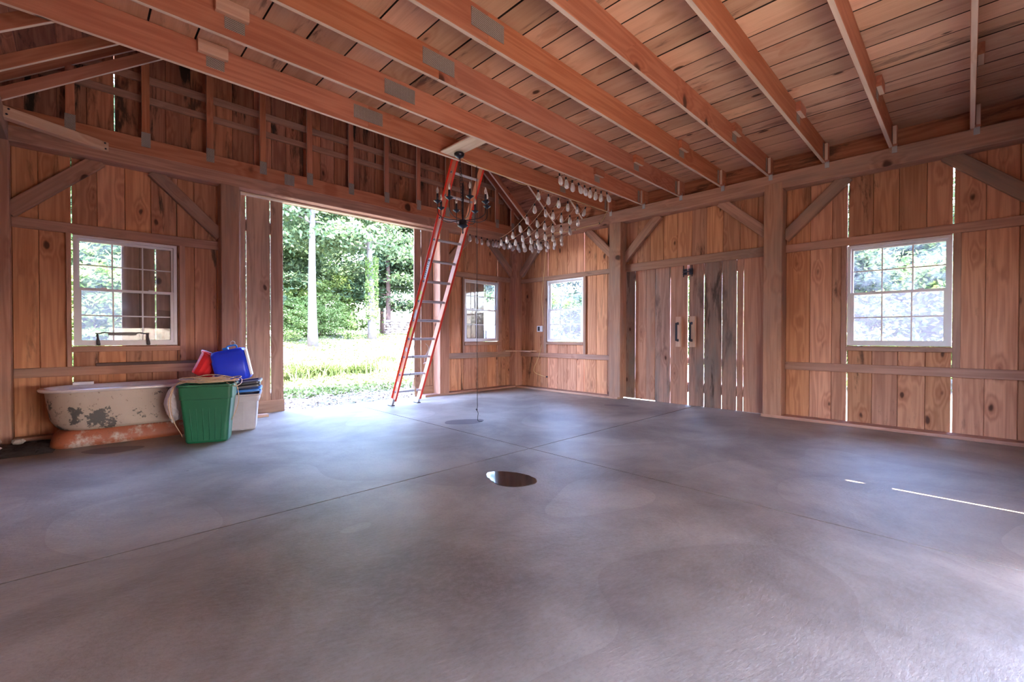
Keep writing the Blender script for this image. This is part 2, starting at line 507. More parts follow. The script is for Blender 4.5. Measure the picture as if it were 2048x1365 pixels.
M_leafA = leaf_mat('maple_leaves', (0.05, 0.085, 0.038, 1), (0.12, 0.16, 0.085, 1))
M_leafB = leaf_mat('hemlock_foliage', (0.04, 0.07, 0.038, 1), (0.09, 0.125, 0.07, 1))
M_leafC = leaf_mat('sapling_leaves', (0.09, 0.145, 0.04, 1), (0.19, 0.25, 0.09, 1))
M_bark = plain('grey_bark', (0.11, 0.095, 0.09), 0.9, var=0.5, nscale=7.0, bumpy=0.8)
M_bark2 = plain('brown_bark', (0.10, 0.06, 0.05), 0.9, var=0.5, nscale=7.0, bumpy=0.8)
M_grass = leaf_mat('grass_blades', (0.07, 0.10, 0.03, 1), (0.16, 0.19, 0.075, 1), 0.3)
M_litter = plain('dry_leaf_litter', (0.20, 0.13, 0.10), 0.9, var=0.5, nscale=8)

def ground_mat():
    m, t, b = newmat('gravel_and_grass_ground')
    tc = N(t, 'ShaderNodeTexCoord')
    P = tc.outputs['Object']
    n1 = N(t, 'ShaderNodeTexNoise', ins={'Scale': 0.35, 'Detail': 6.0, 'Roughness': 0.65})
    L(t, P, n1.inputs['Vector'])
    n2 = N(t, 'ShaderNodeTexNoise', ins={'Scale': 14.0, 'Detail': 8.0, 'Roughness': 0.75})
    L(t, P, n2.inputs['Vector'])
    g = mix(t, n2.outputs['Fac'], (0.15, 0.11, 0.09, 1), (0.34, 0.29, 0.25, 1))
    gr = mix(t, n2.outputs['Fac'], (0.045, 0.06, 0.02, 1), (0.12, 0.13, 0.055, 1))
    col = mix(t, ramp(t, n1.outputs['Fac'], 0.45, 0.6), g, gr)
    L(t, col, b.inputs['Base Color'])
    b.inputs['Roughness'].default_value = 0.95
    bp = N(t, 'ShaderNodeBump')
    bp.inputs['Strength'].default_value = 0.8
    bp.inputs['Distance'].default_value = 0.03
    L(t, n2.outputs['Fac'], bp.inputs['Height'])
    L(t, bp.outputs[0], b.inputs['Normal'])
    return m

M_ground = ground_mat()

# ------------------------------------------------------------------ object helpers
WM = {}

def tag(o, label=None, cat=None, group=None, kind=None):
    if label: o['label'] = label
    if cat: o['category'] = cat
    if group: o['group'] = group
    if kind: o['kind'] = kind
    return o

def link(name, me, parent=None, M=None, **kw):
    o = bpy.data.objects.new(name, me)
    C.objects.link(o)
    M = M if M is not None else Matrix.Identity(4)
    if parent is not None:
        o.parent = parent
        o.matrix_parent_inverse = WM[parent.name].inverted()
    o.matrix_basis = M
    WM[o.name] = M.copy()
    return tag(o, **kw)

def empty(name, loc=(0, 0, 0), **kw):
    return link(name, None, None, Matrix.Translation(V(loc)), **kw)

def mesh(name, vs, fs, mat, smooth=False):
    me = bpy.data.meshes.new(name)
    me.from_pydata([tuple(v) for v in vs], [], fs)
    if mat is not None:
        me.materials.append(mat)
    if smooth:
        me.polygons.foreach_set('use_smooth', [True] * len(me.polygons))
    me.update()
    return me

def mesh2(name, groups):
    """groups: list of (vs, fs, mat, smooth) joined in one mesh"""
    vs, fs, mi, sm, mats = [], [], [], [], []
    for (v, f, m, s) in groups:
        o = len(vs)
        vs += [tuple(x) for x in v]
        fs += [tuple(i + o for i in q) for q in f]
        if m not in mats: mats.append(m)
        mi += [mats.index(m)] * len(f)
        sm += [s] * len(f)
    me = bpy.data.meshes.new(name)
    me.from_pydata(vs, [], fs)
    for m in mats: me.materials.append(m)
    me.polygons.foreach_set('material_index', mi)
    me.polygons.foreach_set('use_smooth', sm)
    me.update()
    return me

_pc = {}
EDGE = {}
def plank_mesh(Ln, W, T, mat, c=0.004):
    """box along +X from 0 to Ln, centred in Y, front face at Z=0, going back to -T; long edges chamfered"""
    k = (round(Ln, 3), round(W, 3), round(T, 3), mat.name, c)
    if k in _pc: return _pc[k]
    c = min(c, W * 0.3, T * 0.3)
    h = W / 2
    pr = [(-h + c, 0), (h - c, 0), (h, -c), (h, -T + c), (h - c, -T), (-h + c, -T), (-h, -T + c), (-h, -c)]
    vs = [(0, y, z) for y, z in pr] + [(Ln, y, z) for y, z in pr]
    fs = [tuple(range(7, -1, -1))[::-1][::-1], tuple(range(8, 16))]
    fs = [tuple(range(8)), tuple(range(15, 7, -1))] + [(i, i + 8, (i + 1) % 8 + 8, (i + 1) % 8) for i in range(8)]
    me = mesh('plank', vs, [tuple(reversed(f)) for f in fs], mat)
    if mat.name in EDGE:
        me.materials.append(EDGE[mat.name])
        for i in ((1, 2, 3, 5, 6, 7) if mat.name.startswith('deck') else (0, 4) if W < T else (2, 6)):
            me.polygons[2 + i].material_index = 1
    _pc[k] = me
    return me

def plank(name, mat, p0, p1, nrm, W, T, parent=None, c=0.004, **kw):
    """front face passes through the line p0-p1, facing nrm"""
    p0, p1, nrm = V(p0), V(p1), V(nrm).normalized()
    X = (p1 - p0); Ln = X.length; X.normalize()
    Z = (nrm - X * nrm.dot(X)).normalized()
    Y = Z.cross(X)
    M = Matrix(((X.x, Y.x, Z.x, p0.x), (X.y, Y.y, Z.y, p0.y), (X.z, Y.z, Z.z, p0.z), (0, 0, 0, 1)))
    return link(name, plank_mesh(Ln, W, T, mat, c), parent, M, **kw)

def boxm(name, mat, lo, hi, parent=None, c=0.004, axis=0, **kw):
    """axis-aligned box with grain along the given axis (0 x, 1 y, 2 z); origin at its low end"""
    lo, hi = V(lo), V(hi)
    mid = (lo + hi) / 2
    if axis == 0:
        return plank(name, mat, (lo.x, mid.y, hi.z), (hi.x, mid.y, hi.z), (0, 0, 1), hi.y - lo.y, hi.z - lo.z, parent, c, **kw)
    if axis == 1:
        return plank(name, mat, (mid.x, lo.y, hi.z), (mid.x, hi.y, hi.z), (0, 0, 1), hi.x - lo.x, hi.z - lo.z, parent, c, **kw)
    return plank(name, mat, (mid.x, lo.y, lo.z), (mid.x, lo.y, hi.z), (0, -1, 0), hi.x - lo.x, hi.y - lo.y, parent, c, **kw)

def tube_geo(pts, r, n=8, caps=True):
    pts = [V(p) for p in pts]
    rs = r if isinstance(r, (list, tuple)) else [r] * len(pts)
    vs, fs = [], []
    prev = None
    for i, p in enumerate(pts):
        d = (pts[min(i + 1, len(pts) - 1)] - pts[max(i - 1, 0)]).normalized()
        if prev is None:
            a = V((0, 0, 1)) if abs(d.z) < 0.9 else V((1, 0, 0))
            u = d.cross(a).normalized()
        else:
            u = (prev - d * prev.dot(d)).normalized()
        prev = u
        v = d.cross(u)
        for k in range(n):
            a = 2 * PI * k / n
            vs.append(p + (u * math.cos(a) + v * math.sin(a)) * rs[i])
    for i in range(len(pts) - 1):
        for k in range(n):
            a, b = i * n + k, i * n + (k + 1) % n
            fs.append((a, b, b + n, a + n))
    if caps:
        fs.append(tuple(range(n - 1, -1, -1)))
        m = (len(pts) - 1) * n
        fs.append(tuple(range(m, m + n)))
    return vs, fs

def tube(name, pts, r, mat, parent=None, n=8, **kw):
    v, f = tube_geo(pts, r, n)
    return link(name, mesh(name, v, f, mat, True), parent, **kw)

def lathe_geo(prof, n=16, c=(0, 0, 0)):
    vs, fs = [], []
    for (r, z) in prof:
        for k in range(n):
            a = 2 * PI * k / n
            vs.append((c[0] + r * math.cos(a), c[1] + r * math.sin(a), c[2] + z))
    for i in range(len(prof) - 1):
        for k in range(n):
            a, b = i * n + k, i * n + (k + 1) % n
            fs.append((a, b, b + n, a + n))
    fs.append(tuple(range(n - 1, -1, -1)))
    m = (len(prof) - 1) * n
    fs.append(tuple(range(m, m + n)))
    return vs, fs

def box_geo(lo, hi):
    x0, y0, z0 = lo; x1, y1, z1 = hi
    vs = [(x0, y0, z0), (x1, y0, z0), (x1, y1, z0), (x0, y1, z0), (x0, y0, z1), (x1, y0, z1), (x1, y1, z1), (x0, y1, z1)]
    fs = [(0, 3, 2, 1), (4, 5, 6, 7), (0, 1, 5, 4), (1, 2, 6, 5), (2, 3, 7, 6), (3, 0, 4, 7)]
    return vs, fs

def smooth_pts(p, k=6):
    p = [V(q) for q in p]
    o = []
    for i in range(len(p) - 1):
        a, b, c, d = p[max(i - 1, 0)], p[i], p[i + 1], p[min(i + 2, len(p) - 1)]
        for j in range(k):
            t = j / k
            o.append(0.5 * ((2 * b) + (c - a) * t + (2 * a - 5 * b + 4 * c - d) * t * t + (3 * b - a - 3 * c + d) * t ** 3))
    o.append(p[-1])
    return o

M_shade_grime = plain('joint_shade_grime_edge', (0.035, 0.018, 0.012), 0.9, var=0.4, nscale=30)
EDGE[M_deck.name] = M_shade_grime     # joint shade, with grime, painted on the loft plank edges
EDGE[M_joist.name] = M_jedge_lit   # floor bounce light painted as paler narrow edges on joists and rafters
XR, YB = 6.90, 6.945      # inner planes of the right and back boarding
ZB0, ZB1 = 3.06, 3.265    # tie beams
ZD = 3.51                 # underside of the loft deck

# ------------------------------------------------------------------ floor
fl = empty('floor', (3.1, 3.0, 0), kind='structure')
cut = 0.006
for (x0, x1, y0, y1) in ((-0.95, 3.16, -0.95, 2.98), (3.16, 6.955, -0.95, 2.98), (-0.95, 3.16, 2.98, 6.96), (3.16, 6.955, 2.98, 6.96)):
    v, f = box_geo((x0 + cut * (x0 > 0), y0 + cut * (y0 > 0), -0.12), (x1 - cut * (x1 < 5), y1 - cut * (y1 < 5), 0.0))
    link('floor_slab', mesh('floor_slab', v, f, M_conc), fl)
v, f = box_geo((-0.95, -0.95, -0.14), (6.95, 6.96, -0.035))
link('slab_bed', mesh('slab_bed', v, f, M_soil), fl)

# ------------------------------------------------------------------ walls
wb = empty('wall_back', (3.1, YB, 0), kind='structure')
wr = empty('wall_right', (XR, 3.0, 0), kind='structure')
wl = empty('wall_left', (-0.68, 6.2, 0), kind='structure')
wf = empty('wall_front', (5.3, -0.77, 0), kind='structure')

def wall_boards(parent, plane, joints, z0, z1, mat, bright=(), holes=(), T=0.024, batten=True, gap=0.004, big=0.009, topf=None):
    """vertical boards between successive joints; holes = (a, b, zlo, zhi) openings"""
    js = sorted(joints)
    for a, b in zip(js[:-1], js[1:]):
        ga = (big if any(abs(a - q) < 0.02 for q in bright) else gap) / 2
        gb = (big if any(abs(b - q) < 0.02 for q in bright) else gap) / 2
        aa, bb = a + ga, b - gb
        m = (aa + bb) / 2
        spans = [(z0, z1 if topf is None else min(z1, topf(m)))]
        for (ha, hb, hz0, hz1) in holes:
            if ha - 0.03 < m < hb + 0.03:
                ns = []
                for s0, s1 in spans:
                    if s0 < hz0: ns.append((s0, min(s1, hz0)))
                    if s1 > hz1: ns.append((max(s0, hz1), s1))
                spans = ns
        d = R.uniform(-0.0015, 0.0015)
        for s0, s1 in spans:
            if s1 - s0 < 0.03: continue
            if plane == 'y':
                plank('board', mat, (m, YB + d, s0), (m, YB + d, s1), (0, -1, 0), bb - aa, T, parent)
            else:
                plank('board', mat, (XR + d, m, s0), (XR + d, m, s1), (-1, 0, 0), bb - aa, T, parent)
    if batten:
        for q in js[1:-1]:
            if any(abs(q - k) < 0.02 for k in bright): continue
            if any(ha - 0.01 < q < hb + 0.01 for ha, hb, _, _ in holes):
                sp = [(z0, min(h[2] for h in holes)), (max(h[3] for h in holes), z1)]
            else:
                sp = [(z0, z1)]
            for s0, s1 in sp:
                if topf is not None: s1 = min(s1, topf(q) - 0.05)
                if s1 - s0 < 0.05: continue
                if plane == 'y':
                    plank('batten', mat, (q, YB + T + 0.002, s0), (q, YB + T + 0.002, s1), (0, -1, 0), 0.05, 0.015, parent)
                else:
                    plank('batten', mat, (XR + T + 0.002, q, s0), (XR + T + 0.002, q, s1), (-1, 0, 0), 0.05, 0.015, parent)

WIN_Z = (0.98, 2.22)
# back wall, left of the doorway
wall_boards(wb, 'y', [-0.67, -0.471, -0.28, -0.029, 0.18, 0.421, 0.659, 0.911, 1.09, 1.334, 1.56], 0.0, 3.25, M_board, bright=(-0.029, 0.911), holes=((-0.029, 0.911, WIN_Z[0], WIN_Z[1]),))
wall_boards(wb, 'y', [4.75, 4.94, 5.143, 5.39, 5.458, 5.836, 6.078, 6.322, 6.365, 6.60, 6.93], 0.0, 3.25, M_board, bright=(6.365,), holes=((5.458, 6.365, WIN_Z[0], WIN_Z[1]),))
# right wall
wall_boards(wr, 'x', [6.93, 6.80, 6.648, 6.407, 6.202, 6.01, 5.749, 5.511, 5.284, 5.10, 4.822, 4.583, 4.40], 0.0, 3.25, M_board, bright=(6.01, 5.10), holes=((5.10, 6.01, WIN_Z[0], WIN_Z[1]),))
wall_boards(wr, 'x', [4.40, 4.20, 3.974, 3.74, 3.506, 3.271, 3.036, 2.804, 2.564, 2.324, 2.091, 1.95], 2.27, 3.25, M_board)
wall_boards(wr, 'x', [1.97, 1.736, 1.459, 1.222, 1.06, 0.816, 0.578, 0.34, 0.125, -0.122, -0.359, -0.62, -0.80], 0.0, 3.25, M_board, bright=(1.06, 0.125), holes=((0.125, 1.06, WIN_Z[0], WIN_Z[1]),), big=0.013)

def roof_u(x):   # underside of the roof boarding
    return 3.825 + 0.75 * min(x + 0.486, 6.722 - x)
# gable boarding above the tie beam
gj = [-0.67, -0.373, -0.134, 0.102, 0.336, 0.55, 0.809, 1.063, 1.29, 1.524, 1.78]
while gj[-1] < 6.7: gj.append(gj[-1] + R.uniform(0.19, 0.27))
gj.append(6.93)
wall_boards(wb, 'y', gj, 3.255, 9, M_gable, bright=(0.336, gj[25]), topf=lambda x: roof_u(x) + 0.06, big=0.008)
# left wall stub beyond the open bay, front wall beside the door the camera stands in
for i in range(32):
    y = -0.60 + i * 0.24
    plank('board', M_board, (-0.67, y, 0), (-0.67, y, 3.25), (1, 0, 0), 0.239, 0.024, wl)
    plank('batten', M_board, (-0.70, y + 0.12, 0), (-0.70, y + 0.12, 3.25), (1, 0, 0), 0.06, 0.015, wl)
xs = [3.7, 3.95, 4.2, 4.46, 4.7, 4.95, 5.2, 5.45, 5.7, 5.95, 6.2, 6.45, 6.7, 6.93]
for a, b in zip(xs[:-1], xs[1:]):
    g0 = 0.006 if abs(a - 4.2) < 0.01 else 0.0
    g1 = 0.006 if abs(b - 4.2) < 0.01 else 0.0
    plank('board', M_board, ((a + g0 + b - g1) / 2, -0.75, 0), ((a + g0 + b - g1) / 2, -0.75, 3.6), (0, 1, 0), b - a - g0 - g1, 0.024, wf)
    if abs(b - 4.2) > 0.01: plank('batten', M_board, (b, -0.776, 0), (b, -0.776, 3.6), (0, 1, 0), 0.06, 0.015, wf)
for i in range(17):
    plank('board', M_board, (-0.54 + i * 0.25, -0.75, 2.30), (-0.54 + i * 0.25, -0.75, 3.6), (0, 1, 0), 0.249, 0.024, wf)
for xx in (-0.54, -0.29, -0.04, 0.21, 0.46, 3.6):
    plank('board', M_board, (xx, -0.75, 0), (xx, -0.75, 2.30), (0, 1, 0), 0.249, 0.024, wf)
for i in range(31):
    xx = -0.54 + i * 0.245
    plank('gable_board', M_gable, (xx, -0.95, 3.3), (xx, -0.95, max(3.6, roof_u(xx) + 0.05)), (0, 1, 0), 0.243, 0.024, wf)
boxm('girt', M_girt, (-0.4, -0.749, 2.22), (3.69, -0.71, 2.31), wf)
boxm('girt', M_girt, (3.7, -0.75, 2.29), (6.9, -0.71, 2.57), wf)
boxm('girt', M_girt, (3.7, -0.75, 3.0), (6.69, -0.705, 3.5), wf)
boxm('girt', M_girt, (3.7, -0.75, 0.655), (6.9, -0.71, 0.755), wf)

# girts nailed inside the boards
def girt_y(x0, x1, z0, z1, parent=wb): boxm('girt', M_girt, (x0, 6.905, z0), (x1, YB - 0.002, z1), parent)
def girt_x(y0, y1, z0, z1, parent=wr): boxm('girt', M_girt, (6.86, y0, z0), (XR - 0.002, y1, z1), parent, axis=1)
girt_y(-0.47, 1.345, 2.225, 2.335)
girt_y(-0.47, 1.345, 0.652, 0.752)
girt_y(4.965, 6.70, 2.245, 2.345)
girt_y(4.965, 6.70, 0.655, 0.765)
girt_x(4.42, 6.745, 2.225, 2.31)
girt_x(4.42, 6.745, 0.658, 0.75)
girt_x(1.96, 4.22, 2.215, 2.345)
girt_x(-0.70, 1.735, 2.225, 2.328)
girt_x(-0.70, 1.735, 0.65, 0.752)
girt_y(-0.3, 6.5, 3.885, 3.965)
girt_y(-0.1, 6.3, 4.125, 4.215)
girt_y(0.9, 5.3, 4.72, 4.81)
girt_y(1.6, 4.6, 5.2, 5.29)
# window studs and sill boards
def stud_y(x0, x1, z0, z1): boxm('window_stud', M_girt, (x0, 6.905, z0), (x1, YB - 0.002, z1), wb, axis=2)
def stud_x(y0, y1, z0, z1): plank('window_stud', M_girt, (6.86, (y0 + y1) / 2, z0), (6.86, (y0 + y1) / 2, z1), (-1, 0, 0), y1 - y0, 0.038, wr)
stud_y(-0.075, -0.035, 0.752, 2.225); stud_y(0.93, 0.99, 0.752, 2.225)
stud_y(5.405, 5.450, 0.765, 2.245); stud_y(6.37, 6.44, 0.765, 2.245)
stud_x(6.02, 6.09, 0.75, 2.225); stud_x(5.04, 5.10, 0.75, 2.225)
stud_x(1.07, 1.12, 0.752, 2.225); stud_x(0.06, 0.125, 0.752, 2.225)
boxm('sill_board', M_girt, (-0.035, 6.895, 0.915), (0.93, 6.985, 0.972), wb)
boxm('sill_board', M_girt, (5.45, 6.895, 0.91), (6.42, 6.985, 0.968), wb)
boxm('sill_board', M_girt, (6.855, 5.10, 0.925), (6.94, 6.02, 0.972), wr, axis=1)
boxm('sill_board', M_girt, (6.855, 0.125, 0.92), (6.94, 1.07, 0.972), wr, axis=1)
# base plates
boxm('base_plate', M_girt, (4.44, 6.745, 0.0), (6.70, 6.93, 0.038), wb)
boxm('base_plate', M_girt, (6.70, 4.24, 0.0), (6.89, 6.93, 0.038), wr, axis=1)
boxm('base_plate', M_girt, (6.70, -0.7, 0.0), (6.89, 1.98, 0.038), wr, axis=1)
boxm('base_plate', M_girt, (-0.47, 6.80, 0.0), (1.345, 6.93, 0.038), wb)

# ------------------------------------------------------------------ roof and loft deck
rf = empty('roof', (3.1, 3.0, 3.4), kind='structure')
sl_len = 3.604 / math.cos(math.atan(0.75)) + 0.02
for side in (0, 1):
    nb = 15
    for i in range(nb):
        t0, t1 = i / nb, (i + 1) / nb
        def pos(t):
            x = (-0.486 - 0.45) + t * (3.604 + 0.45)
            z = 3.825 + 0.75 * (x + 0.486)
            if side: x = 6.236 - x
            return x, z
        (xa, za), (xb, zb) = pos(t0), pos(t1)
        nrm = V((0.6 if side == 0 else -0.6, 0, -0.8))
        p = V(((xa + xb) / 2, -1.1, (za + zb) / 2))
        q = V((p.x, 7.35, p.z))
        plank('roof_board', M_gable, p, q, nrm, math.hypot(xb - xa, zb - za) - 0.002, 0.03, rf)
for sd in (-1, 1):
    zr = roof_u(3.118)
    plank('ridge_cap', M_gable, (3.118 + sd * 0.115, -1.1, zr - 0.02), (3.118 + sd * 0.115, 7.35, zr - 0.02), (-sd * 0.6, 0, -0.8), 0.30, 0.02, rf)
    plank('ridge_cap', M_gable, (3.118 + sd * 0.10, -1.1, zr + 0.045), (3.118 + sd * 0.10, 7.35, zr + 0.045), (-sd * 0.6, 0, -0.8), 0.34, 0.02, rf)
cl = empty('ceiling', (3.1, 3.0, ZD), kind='structure')
x = 1.356
dj = [1.356, 1.67, 1.998, 2.311]
while dj[0] > -0.4: dj.insert(0, dj[0] - R.uniform(0.29, 0.33))
while dj[-1] < 6.5: dj.append(dj[-1] + R.uniform(0.22, 0.33))
dj[0] = -0.62; dj[-1] = 6.875
for a, b in zip(dj[:-1], dj[1:]):
    brk = [-0.95, R.choice((0.64, 1.28, 1.91, 2.53, 3.15)), 4.445]
    for y0, y1 in zip(brk[:-1], brk[1:]):
        m = (a + b) / 2
        zz = ZD + R.uniform(0, 0.004)
        plank('deck_plank', M_deck, (m, y0 + 0.001, zz), (m, y1 - 0.001, zz), (0, 0, -1), b - a - 0.008, 0.03, cl, c=0.003)
    plank('deck_batten', M_soil, (b, -0.95, ZD + 0.033), (b, 4.44, ZD + 0.033), (0, 0, -1), 0.06, 0.01, cl)

# unseen lean-to, added to block sun and sky but pass ground bounce
ln = empty('light_baffle_1', (1.3, -2.3, 3.2), kind='structure')
for i in range(17):
    xx = -1.15 + i * 0.31
    plank('roof_board', M_deck, (xx, -0.75, 3.22), (xx, -2.0, 3.06), (0, 0, -1), 0.31, 0.025, ln)
    plank('batten', M_deck, (xx + 0.155, -0.75, 3.25), (xx + 0.155, -2.0, 3.09), (0, 0, -1), 0.06, 0.012, ln)
boxm('baffle_beam', M_beam, (-1.3, -1.98, 2.90), (3.75, -1.85, 3.05), ln)
for i in range(21):
    plank('sky_baffle_board', M_board, (-1.18 + i * 0.245, -1.985, 1.30), (-1.18 + i * 0.245, -1.985, 3.05), (0, 1, 0), 0.244, 0.022, ln)  # hanging boards added out of view to keep sky light off the floor
for xx in (-1.2, 3.5):
    boxm('baffle_post', M_post, (xx, -1.98, -0.1), (xx + 0.13, -1.85, 2.90), ln, axis=2)

# ------------------------------------------------------------------ framing timbers (each a thing)
def timber(name, mat, lo, hi, axis, label, cat, group=None):
    return boxm(name, mat, lo, hi, None, 0.008, axis, label=label, cat=cat, group=group)

timber('timber_post', M_post, (1.345, 6.745, 0), (1.557, 6.945, ZB0), 2, 'reddish square timber post left of the open doorway, with an iron ring', 'post')
timber('timber_post', M_post, (4.752, 6.745, 0.038), (4.965, 6.945, ZB0), 2, 'square timber post right of the open doorway, behind the ladder', 'post')
timber('timber_post', M_post, (6.70, 6.745, 0.038), (6.90, 6.945, ZB0), 2, 'dark square timber post in the far corner between the two smaller windows', 'post')
timber('timber_post', M_post, (6.70, 4.19, 0.038), (6.90, 4.42, ZB0), 2, 'square timber post at the left side of the closed double doors', 'post')
timber('timber_post', M_post, (6.70, 1.733, 0.038), (6.90, 1.96, ZB0 + 0.08), 2, 'knotty square timber post at the right side of the closed double doors', 'post')
timber('timber_post', M_post, (6.70, -0.92, 0.0), (6.90, -0.70, ZB0), 2, 'square timber post at the right end of the right wall', 'post')
timber('timber_post', M_post, (-0.67, 6.745, 0), (-0.473, 6.945, ZB0), 2, 'dark square timber post in the left corner beside the bathtub', 'post')
timber('timber_post', M_post, (-0.67, 5.15, 0), (-0.473, 5.35, ZB0), 2, 'square timber post of the open bay in the left wall', 'post')
timber('tie_beam', M_beam, (-0.67, 6.745, ZB0), (6.90, 6.945, ZB1 - 0.01), 0, 'long grey-brown tie beam over the open doorway and back wall', 'beam')
timber('tie_beam', M_beam, (6.70, -0.95, ZB0), (6.90, 6.743, ZB1), 1, 'long stained tie beam along the top of the right wall, joists resting on it', 'beam')
timber('tie_beam', M_beam, (-0.67, -0.95, ZB0), (-0.473, 6.743, ZB1), 1, 'tie beam along the top of the left wall', 'beam')
timber('tie_beam', M_beam, (-0.47, -0.70, ZB0), (6.69, -0.52, ZB1), 0, 'tie beam over the door behind the camera', 'beam')
# inner jamb and edge boards of the back doorway
timber('door_jamb', M_girt, (1.555, 6.87, 0.0), (1.60, 6.975, ZB0), 2, 'thin pale edge board on the right side of the reddish doorway post', 'jamb')
timber('head_batten', M_pale, (1.60, 6.90, ZB0 - 0.03), (4.75, 6.99, ZB0 - 0.001), 0, 'pale flat batten under the beam over the open doorway', 'batten')

def brace(p0, p1, pl, label, mat=M_beam, W=0.14, T=0.075):
    """knee brace in a wall plane; p = (along, z)"""
    (a0, z0), (a1, z1) = p0, p1
    if pl == 'x':
        o = plank('knee_brace', mat, (6.82, a0, z0), (6.82, a1, z1), (-1, 0, 0), W, T, None, 0.006, label=label, cat='brace')
    else:
        o = plank('knee_brace', mat, (a0, 6.865, z0), (a1, 6.865, z1), (0, -1, 0), W, T, None, 0.006, label=label, cat='brace')
    return o
brace((6.74, 2.40), (6.10, 3.06), 'x', 'dark knee brace rising right from the far corner post towards the right-wall beam')
brace((4.40, 2.50), (4.98, 3.06), 'x', 'knee brace rising left from the post at the left of the double doors')
brace((4.21, 2.43), (3.56, 3.08), 'x', 'knee brace above the double doors on their left side')
brace((1.94, 2.50), (2.58, 3.08), 'x', 'pale-edged knee brace above the double doors on their right side')
brace((1.75, 2.42), (1.07, 3.08), 'x', 'knee brace rising right from the knotty post towards the large right window')
brace((-0.52, 2.42), (0.18, 3.09), 'x', 'black-stained knee brace at the top right, ending at a big oval knot')
brace((-0.50, 2.37), (0.20, 3.08), 'y', 'knee brace rising right from the left corner post over the left window')
brace((1.37, 2.41), (0.68, 3.08), 'y', 'knee brace from the reddish doorway post over the right of the left window')
brace((6.74, 2.42), (6.07, 3.06), 'y', 'grey knee brace running from the far corner post up to the back beam')
brace((4.93, 2.42), (5.58, 3.06), 'y', 'knee brace from the right doorway post, hidden behind the ladder')
# oval knot end on the stained brace
# corner tie with four bolts
ct = empty('corner_tie', (-0.1, 6.5, 3.15), label='pale bolted diagonal tie across the top left corner below the gable', cat='brace')
plank('tie_timber', M_tie, (-0.52, 6.30, 3.205), (0.275, 6.735, 3.205), (0.47, -0.88, 0), 0.105, 0.10, ct, 0.006)
dv = V((0.795, 0.435, 0)).normalized(); nv = V((dv.y, -dv.x, 0))
for (a, zz) in ((0.09, 3.235), (0.075, 3.18), (0.87, 3.235), (0.875, 3.175)):
    p = V((-0.52, 6.30, zz)) + dv * a
    tube('bolt', [p, p + nv * 0.008], 0.009, M_dark, ct, 8)

# ------------------------------------------------------------------ ceiling joists
TY = [4.40, 3.765, 3.135, 2.51, 1.89, 1.26, 0.62, -0.03]
LAB = ['nearest the back wall, the chandelier board fixed to it', 'second from the back wall, a row of bulbs along it',
       'third from the back wall, with a centre plate', 'fourth from the back wall, with a centre plate',
       'fifth from the back wall', 'sixth from the back wall, meeting the beam near the knotty post',
       'seventh from the back wall, second from the right', 'rightmost in view, running almost straight up the picture']
def gplate(parent, p, nrm, xdir, w, h, name='truss_plate'):
    """thin punched plate centred at p"""
    n = V(nrm); X = V(xdir).normalized(); Y = n.cross(X)
    M = Matrix(((X.x, Y.x, n.x, p[0]), (X.y, Y.y, n.y, p[1]), (X.z, Y.z, n.z, p[2]), (0, 0, 0, 1)))
    k = ('pl', round(w, 3), round(h, 3))
    if k not in _pc:
        v, f = box_geo((-w / 2, -h / 2, 0), (w / 2, h / 2, 0.002))
        _pc[k] = mesh('plate', v, f, M_plate)
    return link(name, _pc[k], parent, M)
for i, y in enumerate(TY):
    j = empty('ceiling_joist', (3.1, y + 0.02, ZB1), label='reddish ceiling joist ' + LAB[i], cat='joist', group='ceiling joists under the loft deck')
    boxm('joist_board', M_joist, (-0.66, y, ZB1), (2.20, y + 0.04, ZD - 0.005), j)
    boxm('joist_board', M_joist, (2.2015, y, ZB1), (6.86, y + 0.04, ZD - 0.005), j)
    gplate(j, (2.20, y - 0.002, 3.40), (0, -1, 0), (1, 0, 0), 0.32, 0.135)
    # knee-wall stud feet with their plates
    for bx in (0.825, 5.41):
        plank('stud_block', M_tie if bx < 2 else M_joist, (bx - 0.105, y - 0.045, 3.455), (bx + 0.105, y - 0.045, 3.455), (0, -1, 0), 0.10, 0.044, j)
        gplate(j, (bx + (0.02 if bx < 2 else -0.02), y - 0.002, 3.36), (0, -1, 0), (1, 0, 0), 0.13, 0.085)
    plank('heel_block', M_joist, (6.64, y - 0.04, ZB1), (6.64, y - 0.04, 3.47), (0, -1, 0), 0.075, 0.038, j)
    gplate(j, (6.55, y - 0.002, 3.37), (0, -1, 0), (0, 0, 1), 0.18, 0.06)
    v, f = box_geo((6.694, y - 0.035, 3.195), (6.699, y + 0.012, 3.30))
    link('hanger', mesh('hanger', v, f, M_galv), j)
boxm('rim_board', M_gable, (6.88, -0.9, ZB1), (6.92, 6.94, 3.695), wr, axis=1)
boxm('rim_board', M_gable, (-0.69, -0.9, ZB1), (-0.65, 6.94, 3.695), wl, axis=1)

